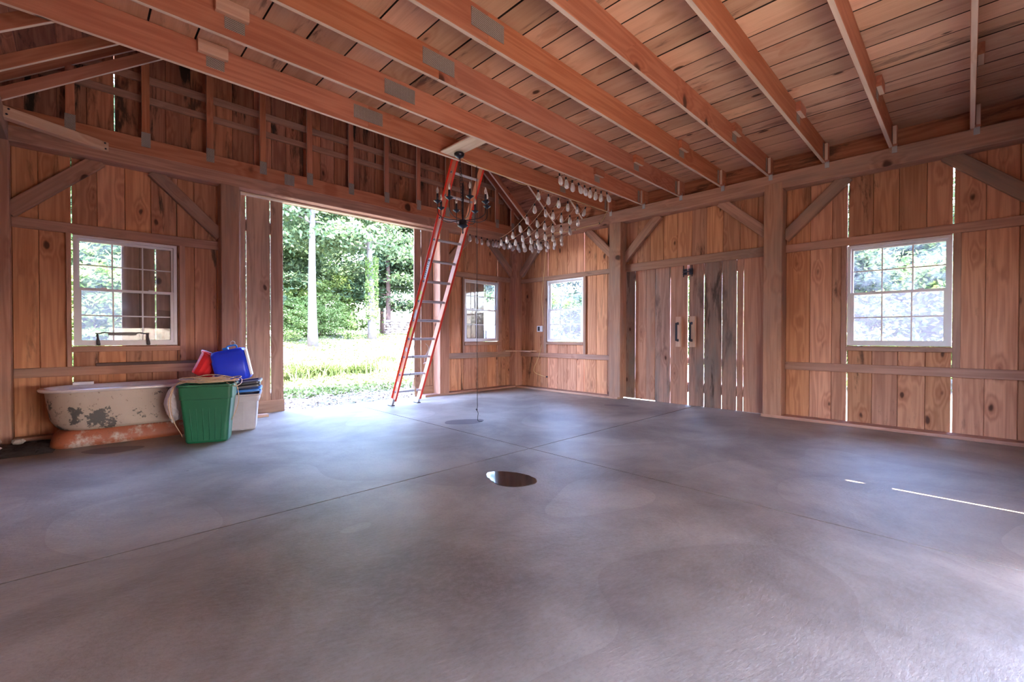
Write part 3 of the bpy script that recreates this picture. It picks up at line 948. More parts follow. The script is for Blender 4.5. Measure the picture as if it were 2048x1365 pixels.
# ------------------------------------------------------------------ rafters and gable truss
def rafter(y, side, label):
    r_ = math.atan(0.75)
    d = V((math.cos(r_), 0, math.sin(r_)))
    s = 1 if side == 0 else -1
    x0 = -0.66 if side == 0 else 6.90
    z0 = 3.268 + 0.75 * (x0 + 0.486 if side == 0 else 6.722 - x0) + 0.062
    p0 = V((x0, y, z0)); p1 = V((3.118, y, 3.268 + 0.75 * 3.604 + 0.062))
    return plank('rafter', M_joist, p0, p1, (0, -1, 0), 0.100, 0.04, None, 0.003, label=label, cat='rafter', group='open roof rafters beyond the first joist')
nm = ['nearest the first joist', 'in the middle of the open roof part', 'nearest the gable boards']
for k, y in enumerate((5.0, 5.64, 6.25)):
    rafter(y, 0, 'sloping rafter at the upper left, ' + nm[k])
    rafter(y, 1, 'sloping rafter above the string lights, ' + nm[k])
gt = empty('gable_truss', (3.1, 6.75, 3.2), label='gable-end truss with evenly spaced studs above the open doorway', cat='truss')
boxm('bottom_chord', M_joist, (-0.47, 6.735, 3.21), (2.17, 6.7445, 3.40), gt)
boxm('bottom_chord', M_joist, (2.172, 6.735, 3.21), (6.70, 6.7445, 3.40), gt)
boxm('bottom_chord', M_joist, (-0.47, 6.745, ZB1), (6.70, 6.775, 3.40), gt)
gplate(gt, (2.175, 6.733, 3.30), (0, -1, 0), (0, 0, 1), 0.15, 0.13)
sx = -0.03
for i in range(12):
    xs_ = [-0.03, 0.60, 1.233, 1.84, 2.457, 3.083, 3.69, 4.303, 4.92, 5.54, 6.16, 6.6][i]
    zt = roof_u(xs_) - 0.17
    boxm('stud', M_joist, (xs_ - 0.037, 6.737, 3.40), (xs_ + 0.037, 6.775, max(zt, 3.45)), gt, axis=2)
    gplate(gt, (xs_, 6.733, 3.385), (0, -1, 0), (1, 0, 0), 0.085, 0.17)
for s in (0, 1):
    x0 = -0.60 if s == 0 else 6.84
    z0 = roof_u(x0) - 0.09
    plank('top_chord', M_joist, (x0, 6.735, z0), (3.118, 6.735, roof_u(3.118) - 0.09), (0, -1, 0), 0.138, 0.04, gt)

# ------------------------------------------------------------------ windows
def window(name, plane, a0, a1, label):
    """double-hung vinyl window, 3x2 panes per sash; plane 'y' (back wall) or 'x' (right wall). Local: u along wall, d depth outward"""
    z0, z1 = 0.985, 2.215
    base = YB - 0.025 if plane == 'y' else XR - 0.025
    wn = empty(name, (((a0 + a1) / 2, base, z0) if plane == 'y' else (base, (a0 + a1) / 2, z0)), kind='structure')
    def bx(nm_, ua, ub, d0, d1, za, zb, mat, parent):
        if plane == 'y': lo, hi = (ua, base + d0, za), (ub, base + d1, zb)
        else: lo, hi = (base + d0, ua, za), (base + d1, ub, zb)
        v, f = box_geo(lo, hi)
        return link(nm_, mesh(nm_, v, f, mat), parent)
    def frame(nm_, ua, ub, d0, d1, za, zb, wd, wb_, wt, mat, parent):
        g = []
        for q in ((ua, ua + wd, za, zb), (ub - wd, ub, za, zb), (ua + wd, ub - wd, za, za + wb_), (ua + wd, ub - wd, zb - wt, zb)):
            if plane == 'y': v, f = box_geo((q[0], base + d0, q[2]), (q[1], base + d1, q[3]))
            else: v, f = box_geo((base + d0, q[0], q[2]), (base + d1, q[1], q[3]))
            g.append((v, f, mat, False))
        return link(nm_, mesh2(nm_, g), parent)
    frame('window_frame', a0, a1, 0.0, 0.085, z0, z1, 0.032, 0.035, 0.03, M_vinyl, wn)
    zm = 1.618
    for (nm_, za, zb, d0, ww) in (('upper_sash', zm - 0.012, z1 - 0.03, 0.045, 0.022), ('lower_sash', z0 + 0.03, zm + 0.018, 0.012, 0.035)):
        s = frame(nm_, a0 + 0.03, a1 - 0.03, d0, d0 + 0.028, za, zb, ww, 0.03, 0.028, M_vinyl, wn)
        ia, ib = a0 + 0.03 + ww, a1 - 0.03 - ww
        ja, jb = za + 0.03, zb - 0.028
        for k in (1, 2):
            u = ia + (ib - ia) * k / 3
            bx('muntin', u - 0.007, u + 0.007, d0 + 0.012, d0 + 0.018, ja, jb, M_vinyl, s)
        zz = (ja + jb) / 2
        bx('muntin', ia, ib, d0 + 0.0115, d0 + 0.0185, zz - 0.007, zz + 0.007, M_vinyl, s)
        bx('pane', ia, ib, d0 + 0.020, d0 + 0.0235, ja, jb, M_glass, s)
    for k in (0.27, 0.73):
        u = a0 + (a1 - a0) * k
        bx('sash_lock', u - 0.025, u + 0.025, 0.006, 0.03, zm + 0.018, zm + 0.03, M_vinyl, wn)
    bx('insect_screen', a0 + 0.03, a1 - 0.03, 0.0795, 0.081, z0 + 0.03, zm, M_screen, wn)
    return wn
window('window_1', 'y', -0.02, 0.905, '')
window('window_2', 'y', 5.458, 6.36, '')
window('window_3', 'x', 5.108, 6.008, '')
window('window_4', 'x', 0.13, 1.058, '')

# ------------------------------------------------------------------ sliding leaves on the back wall, outside
def slide_leaf(name, bounds, gaps):
    d = empty(name, ((bounds[0] + bounds[-1]) / 2, 7.0, -0.03), kind='structure')
    for a, b in zip(bounds[:-1], bounds[1:]):
        ga = 0.006 if a in gaps else 0.0015
        gb = 0.006 if b in gaps else 0.0015
        plank('board', M_slide, ((a + ga + b - gb) / 2, 7.0 + R.uniform(0, 0.002), 0.03), ((a + ga + b - gb) / 2, 7.0, 3.045), (0, -1, 0), b - a - ga - gb, 0.024, d)
        for q in (b,):
            if q not in gaps and q != bounds[-1]:
                plank('batten', M_slide, (q, 7.026, 0.0), (q, 7.026, 3.04), (0, -1, 0), 0.05, 0.012, d)
    boxm('bottom_rail', M_slide, (bounds[0], 6.972, -0.032), (bounds[-1], 6.997, 0.175), d)
    boxm('outer_rail', M_slide, (bounds[0], 7.026, 2.55), (bounds[-1], 7.046, 2.72), d)
    boxm('outer_rail', M_slide, (bounds[0], 7.040, 0.10), (bounds[-1], 7.060, 0.27), d)
    return d
slide_leaf('door_1', [0.385, 0.55, 0.704, 0.93, 1.17, 1.42, 1.690, 1.997, 2.168], (0.704, 1.690, 1.997))
slide_leaf('door_2', [4.37, 4.515, 4.70, 4.93, 5.18, 5.43, 5.68, 5.86, 6.035], (4.515,))
boxm('track_board', M_slide, (0.2, 7.07, 3.05), (6.4, 7.10, 3.22), wb)

# ------------------------------------------------------------------ double doors in the right wall
def swing_leaf(name, bounds, gaps, grey_i):
    d = empty(name, (6.985, (bounds[0] + bounds[-1]) / 2, 0.03), kind='structure')
    bs = sorted(bounds)
    for k, (a, b) in enumerate(zip(bs[:-1], bs[1:])):
        ga = gaps.get(a, 0.003); gb = gaps.get(b, 0.003)
        m = (a + ga + b - gb) / 2
        mt = M_door if k in grey_i else M_post
        x = 6.975 + R.uniform(-0.004, 0.004)
        plank('board', mt, (x, m, 0.010 if m > 3.75 else -0.04), (x, m + R.uniform(-0.003, 0.003), 2.44), (-1, 0, 0), b - a - ga - gb, 0.026, d)
    for z0, z1 in ((0.20, 0.36), (0.62, 0.80), (2.06, 2.24)):
        plank('outer_rail', M_door, (7.006, bs[0], (z0 + z1) / 2), (7.006, bs[-1], (z0 + z1) / 2), (-1, 0, 0), z1 - z0 if z0 != 0.62 else 0.1, 0.024, d)
    return d
dl = swing_leaf('door_3', [4.40, 4.266, 4.062, 3.853, 3.691, 3.422, 3.127], {4.266: 0.006, 4.062: 0.005, 3.422: 0.005, 3.127: 0.008, 3.691: 0.003}, (1, 4, 5))
dr = swing_leaf('door_4', [3.115, 2.872, 2.606, 2.392, 2.30, 2.017, 1.80], {2.872: 0.006, 2.606: 0.005, 2.392: 0.005, 2.30: 0.005, 3.115: 0.006}, (0, 3, 4, 5))
def pull(parent, y0, y1):
    h = plank('handle_plate', M_tie, (6.935, (y0 + y1) / 2, 0.925), (6.935, (y0 + y1) / 2, 1.41), (-1, 0, 0), y1 - y0, 0.036, parent, label='wooden backing block of the iron pull handle')
    ym = (y0 + y1) / 2 + 0.012
    g = []
    for z in (1.03, 1.30):
        v, f = box_geo((6.930, ym - 0.017, z - 0.02), (6.9345, ym + 0.017, z + 0.02)); g.append((v, f, M_dark, False))
        v, f = tube_geo([(6.93, ym, z), (6.885, ym, z)], 0.010, 8); g.append((v, f, M_dark, True))
    v, f = box_geo((6.872, ym - 0.014, 1.02), (6.888, ym + 0.014, 1.31)); g.append((v, f, M_dark, False))
    link('handle', mesh2('handle', g), h)
pull(dl, 3.215, 3.31)
pull(dr, 2.99, 3.085)
lt = empty('door_latch', (6.95, 3.12, 2.13), label='black iron sliding bolt at the top where the double doors meet', cat='latch')
for s in (-1, 1):
    g = []
    yc = 3.12 + s * 0.047
    v, f = box_geo((6.958, yc - 0.03, 2.07), (6.962, yc + 0.03, 2.17)); g.append((v, f, M_dark, False))
    for zz in (2.085, 2.155):
        v, f = tube_geo([(6.95, yc - 0.035, zz), (6.95, yc + 0.035, zz)], 0.009, 8); g.append((v, f, M_dark, True))
    v, f = tube_geo([(6.946, yc + s * 0.02, 2.04), (6.946, yc + s * 0.02, 2.22)], 0.008, 8); g.append((v, f, M_dark, True))
    link('bolt_plate', mesh2('bolt_plate', g), lt)
v, f = tube_geo([(6.944, 3.04, 2.12), (6.944, 3.20, 2.12)], 0.009, 8)
link('slide_bar', mesh('slide_bar', v, f, M_dark, True), lt)

# ------------------------------------------------------------------ corner shelf
def prism(name, pts, z0, z1, mat, parent=None, **kw):
    n = len(pts)
    vs = [(p[0], p[1], z0) for p in pts] + [(p[0], p[1], z1) for p in pts]
    fs = [tuple(range(n - 1, -1, -1)), tuple(range(n, 2 * n))] + [(i, (i + 1) % n, (i + 1) % n + n, i + n) for i in range(n)]
    return link(name, mesh(name, vs, fs, mat), parent, **kw)
prism('corner_shelf', [(6.43, 6.90), (6.40, 6.74), (6.64, 6.58), (6.695, 6.30), (6.855, 6.27), (6.855, 6.575), (6.692, 6.575), (6.692, 6.74), (6.60, 6.743), (6.60, 6.90)][:5] + [(6.855, 6.735), (6.70, 6.738), (6.698, 6.90)], 0.768, 0.79, M_tie, label='small pale board resting on the girts in the far corner', cat='shelf')

# iron ring in the doorway post
rg = empty('iron_ring', (1.463, 6.74, 1.03), label='small round iron ring hanging from an eye in the doorway post', cat='ring')
pts = [(1.463 + 0.026 * math.sin(a), 6.727, 1.0 + 0.026 * math.cos(a)) for a in np.linspace(0, 2 * PI, 25)]
tube('ring', pts, 0.0035, M_galv, rg, 8)
tube('eye', [(1.463, 6.745, 1.03), (1.463, 6.725, 1.03), (1.455, 6.724, 1.024)], 0.004, M_galv, rg, 8)

# ------------------------------------------------------------------ drawknife on the window sill
dk = empty('drawknife', (0.395, 6.90, 0.98), label='old drawknife with two turned wooden handles on the left window sill', cat='tool')
vs_, zz = [], 1.118
blade = [(0.26, 0.0), (0.30, 0.012), (0.40, 0.013), (0.51, 0.012), (0.55, 0.0)]
g = []
v, f = box_geo((0.262, 6.898, 1.100), (0.512, 6.904, 1.136)); g.append((v, f, M_iron, False))
for xa, xb, s in ((0.262, 0.155, 1), (0.512, 0.63, 1)):
    v, f = tube_geo(smooth_pts([(xa, 6.902, 1.128), ((xa * 2 + xb) / 3, 6.902, 1.134), ((xa + xb * 2) / 3, 6.902, 1.122), (xb, 6.902, 1.124)], 4), 0.0075, 8); g.append((v, f, M_iron, True))
link('blade', mesh2('blade', g), dk)
for xh, lean in ((0.170, 0.012), (0.612, 0.012)):
    prof = [(0.008, 0.0), (0.017, 0.004), (0.018, 0.02), (0.016, 0.05), (0.011, 0.085), (0.009, 0.10), (0.012, 0.108), (0.010, 0.118), (0.005, 0.136)]
    v, f = lathe_geo(prof, 14)
    v = [(xh + q[0] + (0.14 - q[2]) * 0.08, 6.902 + q[1], 0.987 + q[2]) for q in v]
    link('handle', mesh('handle', v, f, M_iron, True), dk)

# ------------------------------------------------------------------ bathtub
boxm('dark_board', M_soilb, (0.16, 6.855, 0.7535), (1.32, 6.94, 0.785), None, label='dark weathered board lying on the lower girt above the bathtub', cat='board')
tb = empty('bathtub', (0.47, 6.42, 0), label='old cast-iron bathtub with chipped white paint, on a rusty plinth against the back wall', cat='bathtub')
def stadium(x0, x1, y0, y1, r, n=10):
    """rounded rectangle outline"""
    o = []
    for cx, cy, a0 in ((x1 - r[1], y1 - r[1], 0), (x0 + r[0], y1 - r[0], 90), (x0 + r[0], y0 + r[0], 180), (x1 - r[1], y0 + r[1], 270)):
        rr = r[1] if cx > (x0 + x1) / 2 else r[0]
        for k in range(n + 1):
            a = math.radians(a0 + 90 * k / n)
            o.append((cx + rr * math.cos(a), cy + rr * math.sin(a)))
    return o
def loft(name, rings, mat, parent, close0=True, close1=True, smooth=True, **kw):
    n = len(rings[0][0])
    vs, fs = [], []
    for (o, z) in rings:
        vs += [(p[0], p[1], z) for p in o]
    for i in range(len(rings) - 1):
        for k in range(n):
            a, b = i * n + k, i * n + (k + 1) % n
            fs.append((a, b, b + n, a + n))
    if close0: fs.append(tuple(range(n - 1, -1, -1)))
    if close1: fs.append(tuple(range((len(rings) - 1) * n, len(rings) * n)))
    me = mesh(name, vs, fs, mat, smooth)
    return link(name, me, parent, **kw)
X0, X1, Y0, Y1 = -0.285, 1.24, 6.05, 6.73
def inset(dx, dy=None, dl=0):
    dy = dx if dy is None else dy
    return stadium(X0 + dx + dl, X1 - dx, Y0 + dy, Y1 - dy, (0.335 - dy * 0.9 if 0.335 - dy * 0.9 > 0.05 else 0.05, 0.12))
outer = [(inset(0.13, 0.075, 0.03), 0.158), (inset(0.105, 0.06, 0.02), 0.19), (inset(0.09, 0.055), 0.25), (inset(0.07, 0.045), 0.38), (inset(0.055, 0.04), 0.50), (inset(0.05, 0.04), 0.535)]
inner = [(inset(0.065, 0.055), 0.535), (inset(0.08, 0.07), 0.45), (inset(0.12, 0.10), 0.25), (inset(0.20, 0.16), 0.20)]
rimr = [(inset(0.05, 0.04), 0.535), (inset(0.01, 0.008), 0.538), (inset(0.0, 0.0), 0.552), (inset(0.004, 0.004), 0.566), (inset(0.02, 0.018), 0.572), (inset(0.045, 0.038), 0.570), (inset(0.065, 0.055), 0.555), (inset(0.065, 0.055), 0.535)]
loft('tub_shell', outer, M_tub, tb, True, False)
loft('tub_rim', rimr, M_enamel, tb, False, False, label='glossy rolled enamel rim')
loft('tub_basin', inner[::-1], M_enamel, tb, True, False)
pl = [(stadium(X0 + 0.09, X1 - 0.03, 6.095, 6.70, (0.16, 0.08)), 0.0), (stadium(X0 + 0.095, X1 - 0.03, 6.097, 6.70, (0.16, 0.08)), 0.05), (stadium(X0 + 0.12, X1 - 0.05, 6.11, 6.69, (0.15, 0.08)), 0.105), (stadium(X0 + 0.16, X1 - 0.07, 6.13, 6.67, (0.14, 0.08)), 0.14), (stadium(X0 + 0.19, X1 - 0.09, 6.135, 6.66, (0.14, 0.08)), 0.158)]
loft('plinth', pl, M_tubb, tb, True, True, label='rusty orange-brown plinth')
sd = prism('soap_rest', [(-0.03, 6.60), (0.13, 6.585), (0.135, 6.69), (-0.02, 6.70)], 0.573, 0.60, M_whitec, label='small pinkish slab lying on the left end of the bathtub rim', cat='soap dish')

# crumpled plastic bag between tub and green bin
def crumple(name, c, s, mat, seed, **kw):
    rr = random.Random(seed)
    n, m = 14, 20
    vs, fs = [], []
    ph = [(rr.uniform(2, 7), rr.uniform(2, 7), rr.uniform(0, 6)) for _ in range(5)]
    for i in range(n + 1):
        a = PI * i / n
        for k in range(m):
            b = 2 * PI * k / m
            d = 1 + 0.10 * sum(math.sin(p[0] * a + p[1] * b + p[2]) for p in ph) / 2
            vs.append((c[0] + s[0] * math.sin(a) * math.cos(b) * d, c[1] + s[1] * math.sin(a) * math.sin(b) * d, c[2] + s[2] * math.cos(a) * d))
    for i in range(n):
        for k in range(m):
            a, b = i * m + k, i * m + (k + 1) % m
            fs.append((a, a + m, b + m, b))
    return link(name, mesh(name, vs, fs, mat, False), None, **kw)
crumple('plastic_bag', (0.735, 5.83, 0.385), (0.085, 0.115, 0.17), M_bag, 5, label='crumpled pale plastic bag squeezed between the bathtub and the green bin', cat='bag')

# ------------------------------------------------------------------ bins
def rrect(w_, d_, r, n=5):
    o = []
    for cx, cy, a0 in ((w_ / 2 - r, d_ / 2 - r, 0), (-w_ / 2 + r, d_ / 2 - r, 90), (-w_ / 2 + r, -d_ / 2 + r, 180), (w_ / 2 - r, -d_ / 2 + r, 270)):
        for k in range(n + 1):
            a = math.radians(a0 + 90 * k / n)
            o.append((cx + r * math.cos(a), cy + r * math.sin(a)))
    return o
def loft_local(name, rings, mat, parent, M, close0=True, close1=False, smooth=False, **kw):
    n = len(rings[0][0]); vs, fs = [], []
    for (o, z) in rings: vs += [(p[0], p[1], z) for p in o]
    for i in range(len(rings) - 1):
        for k in range(n):
            a, b = i * n + k, i * n + (k + 1) % n
            fs.append((a, b, b + n, a + n))
    if close0: fs.append(tuple(range(n - 1, -1, -1)))
    if close1: fs.append(tuple(range((len(rings) - 1) * n, len(rings) * n)))
    return link(name, mesh(name, vs, fs, mat, smooth), parent, M, **kw)
def TR(loc, rz=0, rx=0, ry=0):
    return Matrix.Translation(V(loc)) @ Matrix.Rotation(rz, 4, 'Z') @ Matrix.Rotation(rx, 4, 'X') @ Matrix.Rotation(ry, 4, 'Y')

# green bin
gM = TR((0.995, 5.58, 0.0), math.radians(-20)) @ Matrix.Diagonal(V((0.89, 0.92, 1.0, 1)))
gb = link('green_bin', None, None, gM, label='tall dark green plastic bin with ribbed sides in front of the bathtub', cat='bin')
rings = [(rrect(0.40, 0.28, 0.05), 0.001), (rrect(0.42, 0.30, 0.045), 0.02), (rrect(0.485, 0.35, 0.04), 0.445), (rrect(0.515, 0.38, 0.04), 0.452), (rrect(0.53, 0.395, 0.04), 0.575),
         (rrect(0.555, 0.42, 0.045), 0.58), (rrect(0.555, 0.42, 0.045), 0.598), (rrect(0.52, 0.385, 0.035), 0.598), (rrect(0.50, 0.365, 0.035), 0.46), (rrect(0.41, 0.29, 0.04), 0.02)]
loft_local('bin_shell', rings, M_green, gb, gM, True, True)
for k in range(6):
    u = -0.155 + k * 0.062
    for sgn in (-1, 1):
        yb, yt = sgn * 0.1505, sgn * 0.175
        g0 = V((u * 0.88, yb, 0.03)); g1 = V((u * 1.05, yt, 0.44))
        v, f = tube_geo([g0, g1], 0.0045, 5)
        link('rib', mesh('rib', v, f, M_green, True), gb, gM)
# coil of cord on the green bin
rp = empty('cord_coil', (1.045, 5.57, 0.60), label='loose coil of tan cord lying on top of the green bin, loops hanging down', cat='cord')
rr = random.Random(4)
pts = []
for k in range(8 * 14):
    a = 2 * PI * k / 14
    lp = k / 14
    ra = 0.245 + 0.055 * math.sin(lp * 2.3); rbb = 0.115 + 0.04 * math.cos(lp * 1.7)
    ox, oy = 0.05 * math.sin(lp * 1.9), 0.035 * math.cos(lp * 2.7)
    p = V((ra * math.cos(a) + ox, rbb * math.sin(a) + oy, 0.622 + 0.010 * (lp * 1.3 % 3) + 0.018 * math.sin(a + lp * 1.4) + 0.010 * math.sin(2 * a + lp)))
    pts.append(gM @ p)
tube('coil', smooth_pts(pts, 3), 0.0055, M_rope, rp, 6)
for pl_ in ([(-0.27, -0.02, 0.625), (-0.30, -0.08, 0.60), (-0.335, -0.12, 0.50), (-0.34, -0.12, 0.36), (-0.31, -0.11, 0.22), (-0.25, -0.11, 0.10), (-0.235, -0.13, 0.075)],
            [(-0.26, 0.03, 0.63), (-0.315, -0.10, 0.58), (-0.355, -0.14, 0.45), (-0.345, -0.14, 0.30), (-0.33, -0.13, 0.26)],
            [(0.25, -0.05, 0.62), (0.29, -0.13, 0.60), (0.315, -0.14, 0.52), (0.32, -0.14, 0.42), (0.285, -0.12, 0.30), (0.235, -0.08, 0.21)],
            [(0.20, -0.15, 0.61), (0.29, -0.20, 0.575), (0.345, -0.14, 0.60), (0.33, -0.02, 0.64), (0.24, 0.02, 0.635)]):
    tube('hanging_loop', smooth_pts([gM @ V(p) for p in pl_], 5), 0.0042, M_rope, rp, 6)

# grey tote with lids
tM = TR((1.33, 6.07, 0.0), math.radians(-17))
tt = link('grey_tote', None, None, tM, label='scuffed grey plastic storage tote behind the green bin', cat='tote')
rings = [(rrect(0.44, 0.34, 0.03), 0.001), (rrect(0.46, 0.36, 0.03), 0.015), (rrect(0.50, 0.39, 0.03), 0.335), (rrect(0.535, 0.425, 0.03), 0.338), (rrect(0.54, 0.43, 0.03), 0.40),
         (rrect(0.57, 0.46, 0.035), 0.405), (rrect(0.57, 0.46, 0.035), 0.42), (rrect(0.53, 0.42, 0.03), 0.42), (rrect(0.48, 0.37, 0.03), 0.32), (rrect(0.44, 0.34, 0.03), 0.012)]
loft_local('tote_shell', rings, M_grey, tt, tM, True, True)
for u in (-0.10, 0.10):
    v, f = box_geo((u - 0.012, -0.196, 0.02), (u + 0.012, -0.17, 0.334))
    link('rib', mesh('rib', v, f, M_grey), tt, tM @ TR((0, -0.003, 0), 0, math.radians(2.6)))
def lid(name, M, mat, w_, d_, **kw):
    rings = [(rrect(w_ - 0.02, d_ - 0.02, 0.03), 0.0), (rrect(w_, d_, 0.035), 0.0), (rrect(w_, d_, 0.035), 0.022), (rrect(w_ - 0.015, d_ - 0.015, 0.03), 0.028), (rrect(w_ - 0.07, d_ - 0.07, 0.03), 0.028), (rrect(w_ - 0.08, d_ - 0.08, 0.03), 0.015)]
    return loft_local(name, rings, mat, None, M, True, True, **kw)
lid('tote_lid', TR((1.34, 6.07, 0.441), math.radians(-17), 0, math.radians(-3)), M_blue2, 0.56, 0.44, label='bright blue plastic lid lying on the grey tote, under the black lids', cat='lid')
lid('tote_lid', TR((1.32, 6.06, 0.487), math.radians(-15), 0, math.radians(-5)), M_blk, 0.57, 0.45, label='lower of two stacked black plastic lids on the grey tote', cat='lid')
lid('tote_lid', TR((1.335, 6.06, 0.520), math.radians(-19), 0, math.radians(-6)), M_blk, 0.56, 0.44, label='upper of two stacked black plastic lids, under the blue container', cat='lid')
# blue container tipped on its base
bM = TR((1.335, 6.00, 0.575), math.radians(-20), math.radians(0), math.radians(-12)) @ Matrix.Diagonal(V((1.04, 1.0, 1.16, 1)))
bc = link('blue_container', None, None, bM, label='square deep-blue plastic container standing tilted on the black lids', cat='container')
rings = [(rrect(0.30, 0.26, 0.05, 6), 0.0), (rrect(0.335, 0.295, 0.05, 6), 0.02), (rrect(0.335, 0.295, 0.05, 6), 0.22), (rrect(0.325, 0.285, 0.05, 6), 0.226), (rrect(0.325, 0.285, 0.05, 6), 0.28), (rrect(0.30, 0.26, 0.05, 6), 0.31), (rrect(0.24, 0.20, 0.04, 6), 0.318)]
loft_local('body', rings, M_blue, bc, bM, True, True, True)
v, f = box_geo((0.166, -0.12, 0.03), (0.185, -0.02, 0.29))
link('side_strip', mesh('side_strip', v, f, M_sticker), bc, bM)
v, f = tube_geo([(-0.02, 0, 0.312), (-0.02, 0, 0.342)], 0.030, 14)
link('cap', mesh('cap', v, f, M_blue2, True), bc, bM)
v, f = tube_geo(smooth_pts([(0.0, -0.03, 0.314), (0.0, -0.03, 0.345), (0.05, -0.03, 0.352), (0.09, -0.03, 0.345), (0.09, -0.03, 0.314)], 4), 0.008, 8)
link('handle', mesh('handle', v, f, M_blue2, True), bc, bM)
# red bucket
rM = TR((1.04, 6.22, 0.63), 0, math.radians(8), math.radians(28))
rb = link('red_bucket', None, None, rM, label='ribbed red plastic bucket leaning behind the blue container', cat='bucket')
prof = [(0.105, 0.0), (0.11, 0.004), (0.132, 0.24), (0.142, 0.245), (0.142, 0.262), (0.136, 0.265), (0.128, 0.25), (0.106, 0.01)]
v, f = lathe_geo(prof, 28)
v = [(q[0] * (1.0 + 0.02 * math.cos(14 * math.atan2(q[1], q[0]))), q[1] * (1.0 + 0.02 * math.cos(14 * math.atan2(q[1], q[0]))), q[2]) for q in v]
link('bucket_shell', mesh('bucket_shell', v, f, M_red), rb, rM)
v, f = tube_geo(smooth_pts([(-0.14, 0, 0.25), (-0.12, 0.10, 0.262), (0, 0.150, 0.27), (0.12, 0.10, 0.262), (0.14, 0, 0.25)], 5), 0.003, 6)
link('bail', mesh('bail', v, f, M_galv, True), rb, rM)
# box under the bucket, hidden behind the bin: what carries it
cM = TR((1.03, 6.40, 0))
# wood scrap by the sliding leaf
boxm('wood_offcut', M_tie, (1.66, 6.62, 0.0), (1.86, 6.72, 0.035), None, label='short reddish wood offcut on the slab edge beside the grey tote', cat='offcut')

# corner shade put in as a dark patch; broken stone at the left edge
vs_, fs_ = [], []
nx, ny = 26, 22
rr = random.Random(3)
for i in range(nx + 1):
    for k in range(ny + 1):
        xx = -1.0 + 0.84 * i / nx
        yy = 5.98 + 0.76 * k / ny
        ed = min(i, nx - i, k, ny - k)
        xx += rr.uniform(-0.01, 0.01); yy += rr.uniform(-0.01, 0.01)
        vs_.append((xx, yy, 0.002 + (0.012 + rr.uniform(0, 0.018)) * min(1, ed / 3)))
for i in range(nx):
    for k in range(ny):
        a = i * (ny + 1) + k
        fs_.append((a, a + ny + 1, a + ny + 2, a + 1))
link('corner_shade', mesh('corner_shade', vs_, fs_, M_soil), None, label='dark patch standing in for shade on the slab in the left corner', cat='shade patch', kind='stuff')
def rock(name, c, s, mat, seed, parent=None, **kw):
    rr = random.Random(seed)
    pts = []
    for i in range(5):
        a = -PI / 2 + PI * i / 4
        m = 1 if i in (0, 4) else 7
        for k in range(m):
            b = 2 * PI * k / m + rr.uniform(-0.25, 0.25)
            q = rr.uniform(0.78, 1.12)
            pts.append(V((s[0] * math.cos(a) * math.cos(b) * q, s[1] * math.cos(a) * math.sin(b) * q, s[2] * math.sin(a) * rr.uniform(0.85, 1.0))))
    fs = []
    for k in range(7): fs.append((0, 1 + (k + 1) % 7, 1 + k))
    for r_ in range(2):
        o = 1 + r_ * 7
        for k in range(7): fs.append((o + k, o + (k + 1) % 7, o + 7 + (k + 1) % 7, o + 7 + k))
    o = 15
    for k in range(7): fs.append((o + k, o + (k + 1) % 7, 22))
    me = mesh(name, pts, fs, mat)
    return link(name, me, parent, Matrix.Translation(V(c)), **kw)
for i, (x, y, z, s, lb) in enumerate(((-0.42, 6.55, 0.05, 0.06, 'pale broken stone right of the left corner post foot'), (-0.60, 6.58, 0.06, 0.09, 'larger flat broken stone in front of the left corner post'), (-0.56, 6.28, 0.045, 0.06, 'greyish broken stone nearest the camera at the left picture edge'))):
    rock('broken_stone', (x, y, z), (s, s * 0.8, s * 0.55), M_debris, 20 + i, label=lb, cat='stone')

# puddle and damp patches on the slab
def blob(name, pts, z, mat, k=6, **kw):
    p = [V((a, b, 0)) for a, b in pts]
    p = smooth_pts(p[-1:] + p + p[:2], k)[k:-k - 0]
    p = p[:len(pts) * k]
    rr = random.Random(9)
    n = len(p)
    c = sum(p, V((0, 0, 0))) / n
    vs = [(c.x, c.y, z)] + [(q.x + rr.uniform(-.004, .004), q.y + rr.uniform(-.004, .004), z * 0.9) for q in p] + [(c.x + (q.x - c.x) * 1.03, c.y + (q.y - c.y) * 1.03, 0.0002) for q in p]
    fs = [(0, 1 + i, 1 + (i + 1) % n) for i in range(n)] + [(1 + i, 1 + n + i, 1 + n + (i + 1) % n, 1 + (i + 1) % n) for i in range(n)]
    return link(name, mesh(name, vs, fs, mat, False), None, **kw)
blob('puddle', [(2.29, 2.62), (2.24, 2.50), (2.22, 2.40), (2.26, 2.31), (2.34, 2.26), (2.44, 2.25), (2.52, 2.33), (2.53, 2.46), (2.49, 2.58), (2.42, 2.66), (2.35, 2.68)], 0.0035, M_puddle, label='small shiny puddle of water in the middle of the concrete floor', cat='puddle')
blob('damp_patch', [(3.30, 4.52), (3.52, 4.32), (3.72, 4.35), (3.80, 4.48), (3.62, 4.62), (3.42, 4.68)], 0.0012, M_damp, label='grey damp patch under the hanging black cord', cat='puddle')
blob('damp_patch', [(0.03, 5.80), (0.20, 5.58), (0.42, 5.62), (0.46, 5.74), (0.26, 5.88), (0.12, 5.90)], 0.0012, M_damp, label='brown damp patch in front of the bathtub', cat='puddle')
blob('damp_patch', [(5.96, 3.98), (6.08, 3.72), (6.20, 3.72), (6.20, 3.90), (6.08, 4.05)], 0.0012, M_damp, label='small dark damp patch in front of the double doors', cat='puddle')

